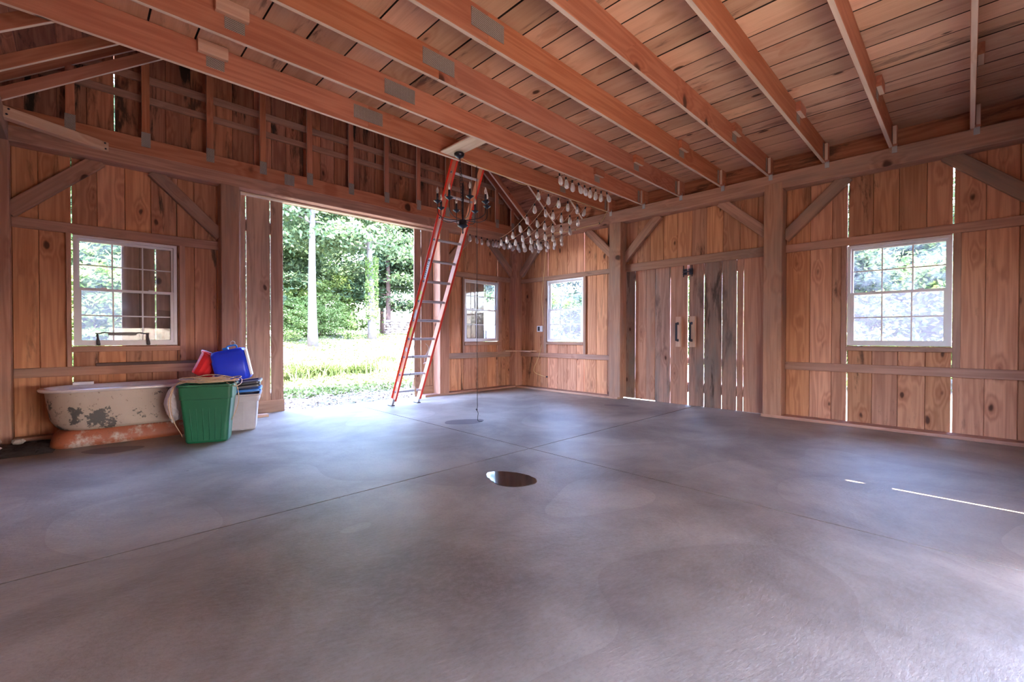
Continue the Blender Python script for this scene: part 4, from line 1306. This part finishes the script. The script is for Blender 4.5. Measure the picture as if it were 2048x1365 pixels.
# ------------------------------------------------------------------ extension ladder
ld = empty('extension_ladder', (3.76, 6.31, 0), label='red-orange fibreglass extension ladder leaning on the first ceiling joist', cat='ladder')
bot, top = V((0, 6.315, 0.0)), V((0, 4.495, 3.80))
ax = (top - bot).normalized()
nrm = V((0, -ax.z, ax.y))            # faces the camera side, downwards
if nrm.y > 0: nrm = -nrm
lenL = (top - bot).length
def lp(x, s, d=0.0):
    """point on the ladder: x across, s metres up the rail, d metres towards the camera side"""
    return V((x, 0, 0)) + bot + ax * s + nrm * d
def lbox(name, x0, x1, s0, s1, d0, d1, mat, parent, mt=None):
    vs = []
    for s in (s0, s1):
        for (x, d) in ((x0, d0), (x1, d0), (x1, d1), (x0, d1)):
            vs.append(lp(x, s, d))
    fs = [(0, 1, 2, 3), (7, 6, 5, 4), (0, 4, 5, 1), (1, 5, 6, 2), (2, 6, 7, 3), (3, 7, 4, 0)]
    return vs, fs
XLr, XRr = 3.540, 3.985
for side, xx in ((-1, XLr), (1, XRr)):
    g = []
    v, f = lbox('', xx - 0.002, xx + 0.002, 0.10, lenL, -0.045, 0.045, None, None); g.append((v, f, M_orange_lit, False))
    for d0 in (-0.045, 0.041):
        a, b = ((xx - 0.002, xx + 0.028) if d0 > 0 else (xx - 0.026, xx + 0.028)) if side < 0 else (xx - 0.002, xx + 0.032)
        v, f = lbox('', a, b, 0.10, lenL, d0, d0 + 0.004, None, None); g.append((v, f, M_orange, False))
    o = link('rail', mesh2('rail', g), ld)
    # bolts where rungs end
    g = []
    for k in range(13):
        s = 0.25 + 0.3048 * k
        if s > lenL - 0.05: break
        c = lp(xx - 0.002 if side < 0 else xx + 0.002, s, 0)
        q = c + V((-0.006 if side < 0 else 0.006, 0, 0))
        v, f = tube_geo([c, q], 0.019, 12); g.append((v, f, M_alu, True))
        v, f = tube_geo([q, q + (q - c) * 0.3], 0.010, 10); g.append((v, f, M_dark, True))
    link('rung_rivets', mesh2('rung_rivets', g), o)
    if side < 0:
        for s0, s1, mt in ((0.34, 0.43, M_sticker), (0.62, 0.66, M_stickery), (0.96, 1.02, M_sticker), (1.22, 1.36, M_stickery), (1.50, 1.64, M_sticker), (1.80, 1.86, M_stickery), (1.88, 1.93, M_stickery), (2.12, 2.42, M_sticker)):
            v, f = lbox('', xx - 0.0035, xx - 0.0022, s0, s1, -0.028, 0.028, None, None)
            st = link('sticker', mesh('sticker', v, f, mt), o)
            if s1 - s0 > 0.2:
                g = []
                for k in range(9):
                    sa = s0 + 0.02 + k * 0.03
                    v, f = lbox('', xx - 0.0042, xx - 0.0035, sa, sa + 0.018, -0.012 + 0.004 * (k % 2), 0.012, None, None); g.append((v, f, M_print, False))
                link('sticker_print', mesh2('sticker_print', g), o)
for k in range(13):
    s = 0.25 + 0.3048 * k
    if s > lenL - 0.05: break
    vs = []
    prof = [(-0.017, -0.010), (-0.010, -0.017), (0.010, -0.017), (0.017, -0.010), (0.017, 0.010), (0.010, 0.017), (-0.010, 0.017), (-0.017, 0.010)]
    for x in (XLr + 0.002, XRr - 0.002):
        for a, b in prof: vs.append(lp(x, s + a, b))
    fs = [(i, (i + 1) % 8, (i + 1) % 8 + 8, i + 8) for i in range(8)] + [tuple(range(7, -1, -1)), tuple(range(8, 16))]
    link('rung', mesh('rung', vs, fs, M_alu), ld)
for xx in (XLr, XRr):
    sd_ = -1 if xx == XLr else 1
    g = []
    for dx in (-0.004, 0.028):
        v, f = lbox('', xx + sd_ * dx - 0.002, xx + sd_ * dx + 0.002, 0.0, 0.13, -0.03, 0.03, None, None)
        g.append((v, f, M_alu, False))
    v, f = lbox('', min(xx - sd_ * 0.004, xx + sd_ * 0.030), max(xx - sd_ * 0.004, xx + sd_ * 0.030), 0.03, 0.13, 0.027, 0.031, None, None); g.append((v, f, M_alu, False))
    ft = link('foot', mesh2('foot', g), ld, label='metal swivel foot')
    cx = xx + sd_ * 0.012
    v, f = box_geo((cx - 0.032, 6.265, 0.0), (cx + 0.032, 6.375, 0.012))
    link('rubber_pad', mesh('rubber_pad', v, f, M_rubber), ft)
    v, f = box_geo((cx - 0.028, 6.27, 0.012), (cx + 0.028, 6.37, 0.017))
    link('pad_plate', mesh('pad_plate', v, f, M_alu), ft)
# red bracket and rope at the bottom
v, f = tube_geo(smooth_pts([lp(3.80, 0.50, 0.02), lp(3.83, 0.40, 0.015), lp(3.875, 0.28, 0.015), lp(3.90, 0.18, 0.02)], 4), 0.013, 6)
link('stay_strap', mesh('stay_strap', v, f, M_rope, True), ld)
for pp in ([lp(3.83, 1.10, 0.03), lp(3.90, 1.02, 0.045), lp(3.87, 0.86, 0.05), lp(3.90, 0.78, 0.04)], [lp(3.93, 1.08, 0.03), lp(3.91, 0.95, 0.05), lp(3.93, 0.80, 0.045), lp(3.88, 0.75, 0.035)], [lp(3.62, 1.18, 0.03), lp(3.66, 0.9, 0.035), lp(3.70, 0.50, 0.03)], [lp(3.83, 0.34, 0.03), lp(3.90, 0.27, 0.045), lp(3.95, 0.18, 0.04)]):
    v, f = tube_geo(smooth_pts(pp, 4), 0.0035, 6)
    link('tie_cord', mesh('tie_cord', v, f, M_black if pp[0][0] < 3.7 else M_galv, True), ld)

# black cord hanging to the floor
ck = empty('hanging_cord', (3.69, 4.38, 0), label='thin black cord hanging from the first joist to the floor, knotted near its end', cat='cord')
tube('cord', smooth_pts([(3.655, 4.385, 3.262), (3.657, 4.385, 3.0), (3.66, 4.385, 1.6), (3.665, 4.385, 0.40), (3.668, 4.385, 0.20), (3.656, 4.385, 0.165), (3.658, 4.385, 0.145), (3.678, 4.385, 0.11), (3.672, 4.385, 0.05), (3.672, 4.38, 0.012), (3.69, 4.36, 0.004), (3.715, 4.345, 0.004)], 6), 0.0035, M_black, ck, 6)
rr = random.Random(2)
kp = [V((3.657 + 0.011 * math.cos(a * 1.0) , 4.385 + 0.011 * math.sin(a * 1.3), 0.152 + 0.009 * math.sin(a * 0.7))) for a in np.linspace(0, 12, 40)]
tube('knot', kp, 0.0042, M_black, ck, 6)

# ------------------------------------------------------------------ chandelier
mb = plank('mounting_board', M_pale, (3.215, 3.81, 3.278), (3.215, 4.395, 3.278), (0, 0, -1), 0.225, 0.018, None, label='pale new board fixed across two joists above the chandelier', cat='board')
chx, chy = 3.315, 4.235
ch = empty('chandelier', (chx, chy, 3.27), label='black eight-light candle chandelier hanging in front of the ladder', cat='chandelier')
v, f = lathe_geo([(0.010, -0.060), (0.020, -0.052), (0.048, -0.040), (0.060, -0.020), (0.063, 0.0), (0.055, 0.006)], 20, (chx - 0.045, chy + 0.01, 3.262))
link('ceiling_canopy', mesh('ceiling_canopy', v, f, M_dark, True), ch)
# chain
g = []
zt, zb = 3.20, 2.475
nl = 20
for k in range(nl):
    zc = zt - (zt - zb) * (k + 0.5) / nl
    hw, hh = 0.011, (zt - zb) / nl * 0.70
    xo = chx - 0.045 + 0.045 * (k / nl)
    ring = []
    for j in range(13):
        a = 2 * PI * j / 12
        o = V((hw * math.cos(a), 0, hh * math.sin(a)))
        if k % 2: o = V((0, o.x, o.z))
        ring.append(V((xo, chy, zc)) + o)
    v, f = tube_geo(ring, 0.0026, 6, False); g.append((v, f, M_dark, True))
link('chain', mesh2('chain', g), ch)
tube('supply_cord', smooth_pts([(chx - 0.045, chy, 3.205), (chx - 0.02, chy - 0.01, 3.0), (chx + 0.012, chy - 0.012, 2.8), (chx - 0.01, chy, 2.6), (chx, chy, 2.48)], 4), 0.003, M_black, ch, 6)
v, f = lathe_geo([(0.006, -0.18), (0.010, -0.165), (0.006, -0.15), (0.008, -0.13), (0.012, -0.115), (0.03, -0.108), (0.062, -0.090), (0.066, -0.082), (0.048, -0.078), (0.046, -0.03), (0.048, -0.02), (0.012, -0.012), (0.009, 0.05), (0.009, 0.42), (0.005, 0.43)], 18, (chx, chy, 2.50))
link('centre_stem', mesh('centre_stem', v, f, M_dark, True), ch)
for k in range(8):
    a = math.radians(22 + 45 * k)
    d = V((math.cos(a), math.sin(a), 0))
    rr_ = 0.305
    cpt = V((chx, chy, 0))
    zc = 2.635 + (0.012 if k % 2 else 0.0)
    arm = smooth_pts([cpt + V((0, 0, 2.478)) + d * 0.03, cpt + V((0, 0, 2.476)) + d * 0.12, cpt + V((0, 0, 2.480)) + d * 0.21, cpt + V((0, 0, 2.515)) + d * 0.285, cpt + V((0, 0, 2.57)) + d * rr_, cpt + V((0, 0, zc)) + d * rr_], 5)
    v, f = tube_geo(arm, 0.0045, 7)
    o = link('arm', mesh('arm', v, f, M_dark, True), ch)
    c = cpt + d * rr_
    key = 'cup'
    if key not in _pc:
        v, f = lathe_geo([(0.006, -0.022), (0.012, -0.014), (0.030, -0.002), (0.046, 0.010), (0.047, 0.013), (0.028, 0.006), (0.010, 0.006)], 16)
        _pc['cup'] = mesh('cup', v, f, M_dark, True)
        v, f = lathe_geo([(0.0135, 0.006), (0.0135, 0.095), (0.010, 0.097)], 12)
        _pc['candle'] = mesh('candle', v, f, M_dark, True)
        v, f = lathe_geo([(0.008, 0.097), (0.012, 0.108), (0.0165, 0.122), (0.0155, 0.140), (0.009, 0.160), (0.004, 0.174), (0.0008, 0.182)], 12)
        _pc['flame'] = mesh('flame_bulb', v, f, M_bulb, True)
    Mx = Matrix.Translation(V((c.x, c.y, zc + 0.02)))
    link('drip_cup', _pc['cup'], o, Mx)
    link('candle_sleeve', _pc['candle'], o, Mx)
    link('flame_bulb', _pc['flame'], o, Mx, label='clear flame-shaped bulb')

# ------------------------------------------------------------------ string lights
v, f = lathe_geo([(0.014, -0.036), (0.021, -0.056), (0.029, -0.088), (0.033, -0.112), (0.028, -0.138), (0.014, -0.153), (0.002, -0.157)], 14)
_pc['ebulb'] = mesh('bulb', v, f, M_bulb, True)
v, f = lathe_geo([(0.005, 0.005), (0.011, 0.001), (0.012, -0.030), (0.010, -0.037), (0.004, -0.037)], 10)
_pc['esock'] = mesh('socket', v, f, M_dark, True)
v, f = lathe_geo([(0.002, -0.120), (0.004, -0.115), (0.004, -0.060), (0.006, -0.046)], 6)
_pc['efil'] = mesh('filament_stem', v, f, M_alu, True)
srr = random.Random(8)
def strand(a, b, sag, n, label, t0=0.1, t1=0.93, mid=None, tilt=0.12):
    a, b = V(a), V(b)
    s = empty('string_light', tuple(a), label=label, cat='string lights', group='strands of clear bulbs in the far corner')
    def P(t): return a.lerp(b, t) - V((0, 0, sag * 4 * t * (1 - t)))
    tube('cable', [P(i / 16) for i in range(17)], 0.0032, M_rope, s, 5)
    for k in range(n):
        t = t0 + (t1 - t0) * k / max(1, n - 1)
        p = P(t) - V((0, 0, 0.012))
        Mx = Matrix.Translation(p) @ Matrix.Rotation(srr.uniform(-tilt, tilt), 4, 'X') @ Matrix.Rotation(srr.uniform(-tilt, tilt) - 0.08, 4, 'Y')
        bo = link('bulb', _pc['ebulb'], s, Mx)
        link('socket', _pc['esock'], bo, Mx)
        link('filament_stem', _pc['efil'], bo, Mx)
ordn = ['first', 'second', 'third', 'fourth', 'fifth', 'sixth']
for k, (xa, xb, yb_, zb_) in enumerate(((4.95, 6.05, 6.72, 3.05), (5.19, 6.28, 6.73, 3.04), (5.38, 6.52, 6.73, 3.04), (5.60, 6.67, 6.70, 3.03), (5.82, 6.68, 6.52, 3.04), (6.02, 6.68, 6.25, 3.06))):
    strand((xa, 4.43, 3.245), (xb, yb_, zb_), 0.16 + 0.012 * k, 7, ordn[k] + ' slanting bulb strand from the left, first joist to far corner', 0.12, 0.94)
strand((4.55, 3.80, 3.262), (5.72, 3.80, 3.262), 0.03, 9, 'bulb strand along the underside of the second joist', 0.03, 0.97, tilt=0.25)
strand((4.85, 4.45, 3.262), (6.45, 4.45, 3.262), 0.02, 6, 'bulb strand along the underside of the first joist, above the slanting ones', 0.02, 0.75, tilt=0.3)
strand((5.25, 6.73, 3.085), (6.66, 6.73, 3.085), 0.03, 10, 'bulb strand along the foot of the back beam near the corner post', 0.03, 0.97, tilt=0.2)
strand((6.67, 6.60, 3.06), (6.68, 5.10, 3.12), 0.16, 6, 'short drooping bulb strand below the right-wall beam in the far corner', 0.1, 0.75)

# yellow electrical cable
yc = empty('yellow_cable', (6.69, 5.2, 3.1), label='yellow electrical cable from the chandelier board along joist and beam down to the outlet', cat='cable')
tube('cable', smooth_pts([(3.36, 4.34, 3.27), (3.63, 4.385, 3.262), (4.06, 4.388, 3.255), (4.44, 4.392, 3.225), (4.70, 4.392, 3.255), (5.2, 4.392, 3.262), (5.95, 4.392, 3.25), (6.45, 4.392, 3.255), (6.66, 4.45, 3.27), (6.69, 4.49, 3.25), (6.692, 4.52, 3.19), (6.694, 4.62, 3.11), (6.694, 4.88, 3.10), (6.694, 5.16, 3.09), (6.694, 5.46, 3.095), (6.694, 5.71, 3.105), (6.70, 5.90, 3.075), (6.80, 6.02, 3.045)], 5), 0.0045, M_yellow, yc, 6)
tube('cable_drop', smooth_pts([(6.80, 6.02, 3.045), (6.855, 6.03, 2.95), (6.855, 6.055, 2.65), (6.85, 6.09, 2.25), (6.85, 6.14, 1.84), (6.86, 6.11, 1.55), (6.875, 6.13, 1.31)], 6), 0.0045, M_yellow, yc, 6)
tube('cable_tail', smooth_pts([(6.86, 6.14, 0.92), (6.85, 6.22, 0.66), (6.86, 6.36, 0.42), (6.87, 6.34, 0.33), (6.88, 6.20, 0.285), (6.885, 6.06, 0.26)], 6), 0.0045, M_yellow, yc, 6)
for p in ((6.698, 4.62, 3.11), (6.698, 5.16, 3.09)):
    v, f = box_geo((p[0] - 0.008, p[1] - 0.006, p[2] - 0.014), (p[0], p[1] + 0.006, p[2] + 0.014))
    link('cable_staple', mesh('cable_staple', v, f, M_dark), yc)
ob = empty('outlet_box', (6.88, 6.21, 1.18), label='white electrical outlet box on the boards left of the small right window', cat='outlet')
v, f = box_geo((6.868, 6.135, 1.185), (6.899, 6.285, 1.305)); link('box_body', mesh('box_body', v, f, M_box), ob)
v, f = box_geo((6.866, 6.205, 1.20), (6.8685, 6.262, 1.29)); link('opening', mesh('opening', v, f, M_dark), ob)
v, f = box_geo((6.864, 6.15, 1.21), (6.8685, 6.185, 1.28)); link('switch', mesh('switch', v, f, M_sticker), ob)
ob2 = empty('outlet_box', (6.88, 6.03, 0.25), label='small dark cable outlet low on the boards below the small right window', cat='outlet')
v, f = box_geo((6.88, 6.012, 0.245), (6.899, 6.045, 0.275)); link('box_body', mesh('box_body', v, f, M_dark), ob2)

# ------------------------------------------------------------------ outdoors
def gz(x, y):
    """ground height outside"""
    h = -0.06
    t = min(1, max(0, (y - 12.0) / 11.0)); h += (0.75 + 0.45 * min(1, max(0, (x - 1.0) / 8.0))) * t * t * (3 - 2 * t)
    t = min(1, max(0, (x - 14.0) / 14.0)); h += 0.9 * t * t * (3 - 2 * t)
    h += 0.03 * math.sin(x * 1.3 + y * 0.7) * min(1, max(0, (max(x - 8, y - 8)) / 4))
    return h
vs_, fs_ = [], []
def axis_pts(lo, a, b, hi):
    o = []
    x = lo
    while x < hi:
        o.append(x)
        x += 0.5 if a < x < b else 2.0
    o.append(hi)
    return o
gx = axis_pts(-40, -6, 30, 60); gy = axis_pts(-30, -4, 30, 60)
for xx in gx:
    for yy in gy:
        inside = -0.96 < xx < 7.0 and -1.2 < yy < 6.97
        vs_.append((xx, yy, gz(xx, yy) - (0.12 if inside else 0)))
m_ = len(gy)
for i in range(len(gx) - 1):
    for k in range(m_ - 1):
        a = i * m_ + k
        fs_.append((a, a + m_, a + m_ + 1, a + 1))
link('ground', mesh('ground', vs_, fs_, M_ground, True), None, kind='structure')

def quads(P, S, rng, flat=0.0, elong=1.0):
    """numpy leaf quads at points P with sizes S, random orientation"""
    n = len(P)
    th = rng.uniform(0, 2 * PI, n); ph = np.arccos(rng.uniform(-1, 1, n))
    ph = ph * (1 - flat)
    nz = np.stack([np.sin(ph) * np.cos(th), np.sin(ph) * np.sin(th), np.cos(ph)], 1)
    a = rng.normal(size=(n, 3)); u = np.cross(nz, a); u /= np.linalg.norm(u, axis=1)[:, None] + 1e-9
    v = np.cross(nz, u)
    S = S[:, None]
    c = np.stack([P + u * S * elong, P + v * S * 0.5, P - u * S * elong, P - v * S * 0.5], 1)
    return c.reshape(-1, 3)
def leaf_mesh(name, verts, mat):
    n = len(verts) // 4
    me = bpy.data.meshes.new(name)
    me.vertices.add(len(verts)); me.vertices.foreach_set('co', verts.astype(np.float32).ravel())
    me.loops.add(n * 4); me.loops.foreach_set('vertex_index', np.arange(n * 4, dtype=np.int32))
    me.polygons.add(n); me.polygons.foreach_set('loop_start', np.arange(0, n * 4, 4, dtype=np.int32))
    me.polygons.foreach_set('loop_total', np.full(n, 4, dtype=np.int32))
    me.materials.append(mat)
    me.update(calc_edges=True); me.validate()
    return me
def tree_meshes(seed, H, crown0, rad, mat, barkm, nleaf, leafs, r0=0.20, flat=0.3, elong=1.0):
    rng = np.random.default_rng(seed); rr = random.Random(seed)
    trunk = [V((0, 0, -0.3))]
    k = 9
    for i in range(1, k + 1):
        t = i / k
        trunk.append(V((0.25 * math.sin(seed + 3 * t) * t, 0.25 * math.cos(seed * 2 + 2.5 * t) * t, H * t)))
    v, f = tube_geo(trunk, [r0 * (1.25 if i == 0 else 1) * (1 - 0.82 * i / k) for i in range(k + 1)], 9)
    g = [(v, f, barkm, True)]
    Ps, Ss = [], []
    nb = 34
    for b_ in range(nb):
        t = crown0 + (1 - crown0) * (b_ + rr.random()) / nb
        base = trunk[0].lerp(trunk[-1], 0)
        i = min(k - 1, int(t * k)); base = trunk[i].lerp(trunk[i + 1], t * k - i)
        a = rr.uniform(0, 2 * PI)
        Lb = rad * (1.05 - 0.75 * ((t - crown0) / (1 - crown0)) ** 1.2) * rr.uniform(0.6, 1.1)
        d = V((math.cos(a), math.sin(a), rr.uniform(-0.12, 0.35)))
        pts = [base, base + d * Lb * 0.5 + V((0, 0, 0.05 * Lb)), base + d * Lb + V((0, 0, -0.06 * Lb))]
        rb_ = r0 * 0.22 * (1.1 - t)
        v, f = tube_geo(pts, [rb_ + 0.012, rb_ * 0.6 + 0.008, 0.006], 5)
        g.append((v, f, barkm, True))
        n = int(nleaf / nb)
        s = rng.uniform(0.22, 1.05, n)
        p0 = np.array(base); p1 = np.array(pts[2])
        P = p0 + (p1 - p0) * s[:, None]
        sp = 0.16 * Lb + 0.12
        P = P + rng.normal(size=(n, 3)) * np.array([sp, sp, sp * 0.42])
        Ps.append(P); Ss.append(rng.uniform(0.6, 1.2, n) * leafs)
    P = np.concatenate(Ps); S = np.concatenate(Ss)
    lm = leaf_mesh('foliage', quads(P, S, rng, flat, elong), mat)
    return mesh2('trunk', g), lm
KIN = {
    'maple': [tree_meshes(3, 9.5, 0.22, 3.2, M_leafA, M_bark, 15000, 0.13), tree_meshes(8, 11, 0.30, 3.0, M_leafA, M_bark, 15000, 0.13)],
    'hemlock': [tree_meshes(5, 12, 0.12, 3.2, M_leafB, M_bark2, 17000, 0.12, 0.17, 0.45, 1.3), tree_meshes(12, 11, 0.2, 2.9, M_leafB, M_bark2, 15000, 0.12, 0.15, 0.45, 1.3)],
    'sapling': [tree_meshes(21, 3.6, 0.12, 1.3, M_leafC, M_bark2, 3600, 0.10, 0.035, 0.55), tree_meshes(22, 3.0, 0.08, 1.5, M_leafC, M_bark2, 3600, 0.11, 0.03, 0.55)],
    'tall': [tree_meshes(31, 13, 0.42, 3.4, M_leafA, M_bark, 15000, 0.13, 0.20)],
}
def tree(kind, var, x, y, rz, sc, label, group=None, scz=1.0):
    if kind != 'sapling': scz = 0.62 if x > 13.5 and y < 19 else 0.85
    tm, lm = KIN[kind][var % len(KIN[kind])]
    M = Matrix.Translation(V((x, y, gz(x, y)))) @ Matrix.Rotation(rz, 4, 'Z') @ Matrix.Diagonal(V((sc, sc, sc * scz, 1)))
    o = link('tree' if kind != 'sapling' else 'sapling', None, None, M, label=label, cat='tree' if kind != 'sapling' else 'sapling', group=group)
    link('trunk', tm, o, M)
    link('foliage', lm, o, M)['kind'] = 'stuff'
    return o
# seen through the doorway
tree('tall', 0, 6.95, 18.8, 0.4, 0.95, 'tree with a stout pale trunk, left of centre in the doorway view')
ivy_tree = tree('tall', 0, 10.1, 19.9, 2.0, 0.92, 'straight tree with a bare lower trunk wrapped in ivy, seen through the doorway')
tree('hemlock', 0, 13.2, 24.0, 1.1, 1.0, 'dark evergreen with a reddish trunk behind the stone wall')
rng = np.random.default_rng(77)
n = 900
tt_ = rng.uniform(0.35, 3.4, n); aa = rng.uniform(0, 2 * PI, n)
P = np.stack([10.1 + 0.27 * np.cos(aa), 19.9 + 0.27 * np.sin(aa), gz(10.1, 19.9) + tt_ + 0.5], 1)
iv = leaf_mesh('ivy_leaves', quads(P, rng.uniform(0.06, 0.11, n), rng, 0.0), M_leafC)
o = link('ivy', iv, ivy_tree, Matrix.Identity(4)); o['kind'] = 'stuff'
spots = []
G1 = 'woodland trees beyond the clearing behind the barn'
L1 = 'leafy green woodland tree beyond the clearing behind the back wall'
for (k, v_, x, y, s) in (('maple', 0, 3.2, 23.5, 1.0), ('hemlock', 1, 6.6, 25.0, 1.0), ('maple', 1, 9.6, 26.5, 1.05), ('hemlock', 0, 1.2, 21.0, 0.9), ('maple', 0, -1.5, 18.0, 0.85), ('hemlock', 1, -3.8, 21.5, 1.0),
                         ('maple', 1, 0.6, 26.0, 1.1), ('hemlock', 0, 5.0, 30.0, 1.2), ('maple', 0, 12.0, 31.0, 1.25), ('hemlock', 1, 15.5, 29.0, 1.15), ('maple', 1, 15.0, 23.5, 0.95), ('hemlock', 0, 18.0, 25.0, 1.05),
                         ('maple', 0, 8.0, 33.5, 1.3), ('hemlock', 0, -6.5, 17.0, 0.9), ('maple', 1, -0.2, 14.6, 0.62)):
    tree(k, v_, x, y, R.uniform(0, 6), s, L1, G1)
G2 = 'woodland trees outside the right wall'
L2 = 'leafy green woodland tree seen through the windows of the right wall'
for (k, v_, x, y, s) in (('maple', 1, 17.5, 5.0, 0.9), ('hemlock', 0, 20.0, 1.5, 1.0), ('maple', 0, 16.5, -0.8, 0.85), ('hemlock', 1, 18.5, -4.0, 1.0), ('maple', 1, 22.5, 4.5, 1.1), ('hemlock', 0, 22.0, 9.5, 1.05),
                         ('maple', 0, 19.0, 12.5, 1.0), ('hemlock', 1, 22.5, 16.0, 1.1), ('maple', 1, 18.0, 18.5, 1.0), ('maple', 0, 25.0, -1.0, 1.2), ('hemlock', 1, 26.0, 7.0, 1.25), ('maple', 1, 14.2, 2.4, 0.7)):
    tree(k, v_, x, y, R.uniform(0, 6), s, L2, G2)
for (k, v_, x, y, s) in (('maple', 0, -7.0, -10.5, 0.9), ('hemlock', 1, -3.5, -11.5, 0.9), ('maple', 1, 0.0, -10.5, 0.9), ('hemlock', 0, 3.4, -11.5, 0.9), ('maple', 0, 6.8, -10.5, 0.9), ('hemlock', 1, 10.0, -9.5, 0.9), ('maple', 1, -10.5, -8.0, 0.9)):  # unseen row added to cut the sky light through the rear door
    tree(k, v_, x, y, R.uniform(0, 6), s, 'leafy tree added unseen behind the camera to hold back sky light', 'trees added behind the camera to block sky light')
G3 = 'young saplings along the woodland edge'
L3 = 'young yellow-green sapling at the edge of the woodland'
for (x, y, s) in ((7.2, 22.0, 0.6), (7.9, 22.4, 0.62), (8.4, 21.8, 0.5), (4.9, 22.6, 0.6), (4.0, 22.0, 0.55), (0.25, 12.3, 0.7), (0.75, 12.9, 0.7), (0.2, 13.6, 0.9), (2.0, 17.0, 0.8), (0.9, 16.0, 0.8), (-0.6, 15.5, 0.8), (8.9, 21.2, 0.45), (9.6, 24.2, 0.8), (10.8, 25.4, 0.95), (8.6, 25.2, 0.9), (11.9, 26.2, 1.0), (7.4, 24.6, 0.8), (6.2, 23.8, 0.8), (7.0, 20.6, 0.5), (9.0, 20.2, 0.4),
                  (14.0, 6.0, 0.8), (14.5, 0.6, 0.8), (15.2, 3.8, 0.9), (16.8, 9.6, 0.9), (14.8, -1.6, 0.8), (-2.2, 12.5, 0.8), (-1.2, 13.2, 0.9), (-3.2, 13.5, 0.9), (-0.2, 13.8, 0.8), (0.6, 14.6, 0.8), (-2.0, 14.6, 0.9), (12.6, 1.6, 0.7), (12.8, 2.8, 0.75), (13.4, 0.2, 0.8), (13.0, -0.8, 0.7), (12.4, 3.9, 0.7), (13.6, 4.6, 0.8), (15.5, 14.0, 0.9), (17.0, 13.0, 0.9)):
    tree('sapling', int(x * 3) % 2, x, y, R.uniform(0, 6), s, L3, G3)

# dry-stone wall
sw = empty('stone_wall', (13.4, 22.3, gz(13.4, 22.3)), label='low dry-stone wall on the bank beyond the clearing', cat='wall')
srr = random.Random(6)
smesh = []
for k in range(8):
    rk = rock('stone', (0, 0, 0), (0.22, 0.16, 0.10), M_stone, 60 + k, sw)
    smesh.append(rk.data)
    bpy.data.objects.remove(rk)
wall_dir = V((1, -0.5, 0)).normalized()
for row in range(6):
    s = -0.9 + srr.uniform(0, 0.2)
    while s < 2.9:
        sc = srr.uniform(0.7, 1.25)
        p = V((13.2, 22.4, 0)) + wall_dir * s
        p.z = gz(p.x, p.y) + 0.06 + row * 0.135 + srr.uniform(-0.015, 0.015)
        M = Matrix.Translation(p) @ Matrix.Rotation(srr.uniform(-0.3, 0.3), 4, 'Z') @ Matrix.Diagonal(V((sc, 1, srr.uniform(0.8, 1.0), 1)))
        link('stone', smesh[srr.randrange(8)], sw, M)
        s += 0.36 * sc

# ferns / tall grass clumps and ground cover
def clump_mesh(seed, n, h, spread):
    rng = np.random.default_rng(seed)
    base = rng.normal(size=(n, 2)) * spread * 0.4
    ang = rng.uniform(0, 2 * PI, n); ln_ = rng.uniform(0.5, 1.0, n) * h; lean = rng.uniform(0.2, 1.1, n)
    out_ = []
    d = np.stack([np.cos(ang), np.sin(ang)], 1)
    side = np.stack([-np.sin(ang), np.cos(ang)], 1) * 0.018
    for s0, s1 in ((0, 0.5), (0.5, 1.0)):
        def pt(s, k):
            xy = base + d * (lean * ln_ * s * s)[:, None] + side * k * (1.2 - s)
            z = ln_ * (s - 0.35 * lean * s * s)
            return np.concatenate([xy, z[:, None]], 1)
        out_.append(np.stack([pt(s0, -1), pt(s0, 1), pt(s1, 1), pt(s1, -1)], 1).reshape(-1, 3))
    return leaf_mesh('grass_clump', np.concatenate(out_), M_grass)
CM = [clump_mesh(1, 420, 0.55, 0.55), clump_mesh(2, 420, 0.50, 0.6)]
for i, (x, y, s) in enumerate(((4.1, 12.6, 1.1), (4.55, 12.9, 1.1), (5.0, 12.7, 1.0), (3.6, 12.2, 1.0), (5.4, 13.2, 0.9), (6.6, 13.3, 1.0), (6.1, 13.2, 0.8), (7.3, 14.5, 0.7), (2.7, 12.6, 1.0), (8.3, 15.2, 0.6), (1.2, 12.4, 1.0))):
    M = Matrix.Translation(V((x, y, gz(x, y) - 0.02))) @ Matrix.Rotation(i * 1.3, 4, 'Z') @ Matrix.Scale(s, 4)
    link('fern_clump', CM[i % 2], None, M, label='arching green fern clump in the sunlit clearing', cat='fern', group='fern clumps in the clearing')
rng = np.random.default_rng(5)
def scatter(name, n, x0, x1, y0, y1, size, mat, flat, label, cat, elong=1.0, zz=0.015):
    P = np.stack([rng.uniform(x0, x1, n), rng.uniform(y0, y1, n), np.zeros(n)], 1)
    P[:, 2] = [gz(a, b) + zz for a, b in P[:, :2]]
    m_ = leaf_mesh(name, quads(P, rng.uniform(0.5, 1.2, n) * size, rng, flat, elong), mat)
    return link(name, m_, None, label=label, cat=cat, kind='stuff')
scatter('leaf_litter', 9000, 0.5, 7.5, 7.15, 9.4, 0.028, M_litter, 0.75, 'dry leaf litter on the shaded ground outside the doorway', 'leaves')
scatter('short_grass', 16000, -1, 12, 8.6, 16, 0.05, M_grass, 0.15, 'thin short grass in the clearing behind the barn', 'grass', 1.4, 0.02)
scatter('short_grass', 12000, 0, 16, 15.5, 24, 0.06, M_grass, 0.15, 'short grass on the rising bank below the trees', 'grass', 1.4, 0.02)
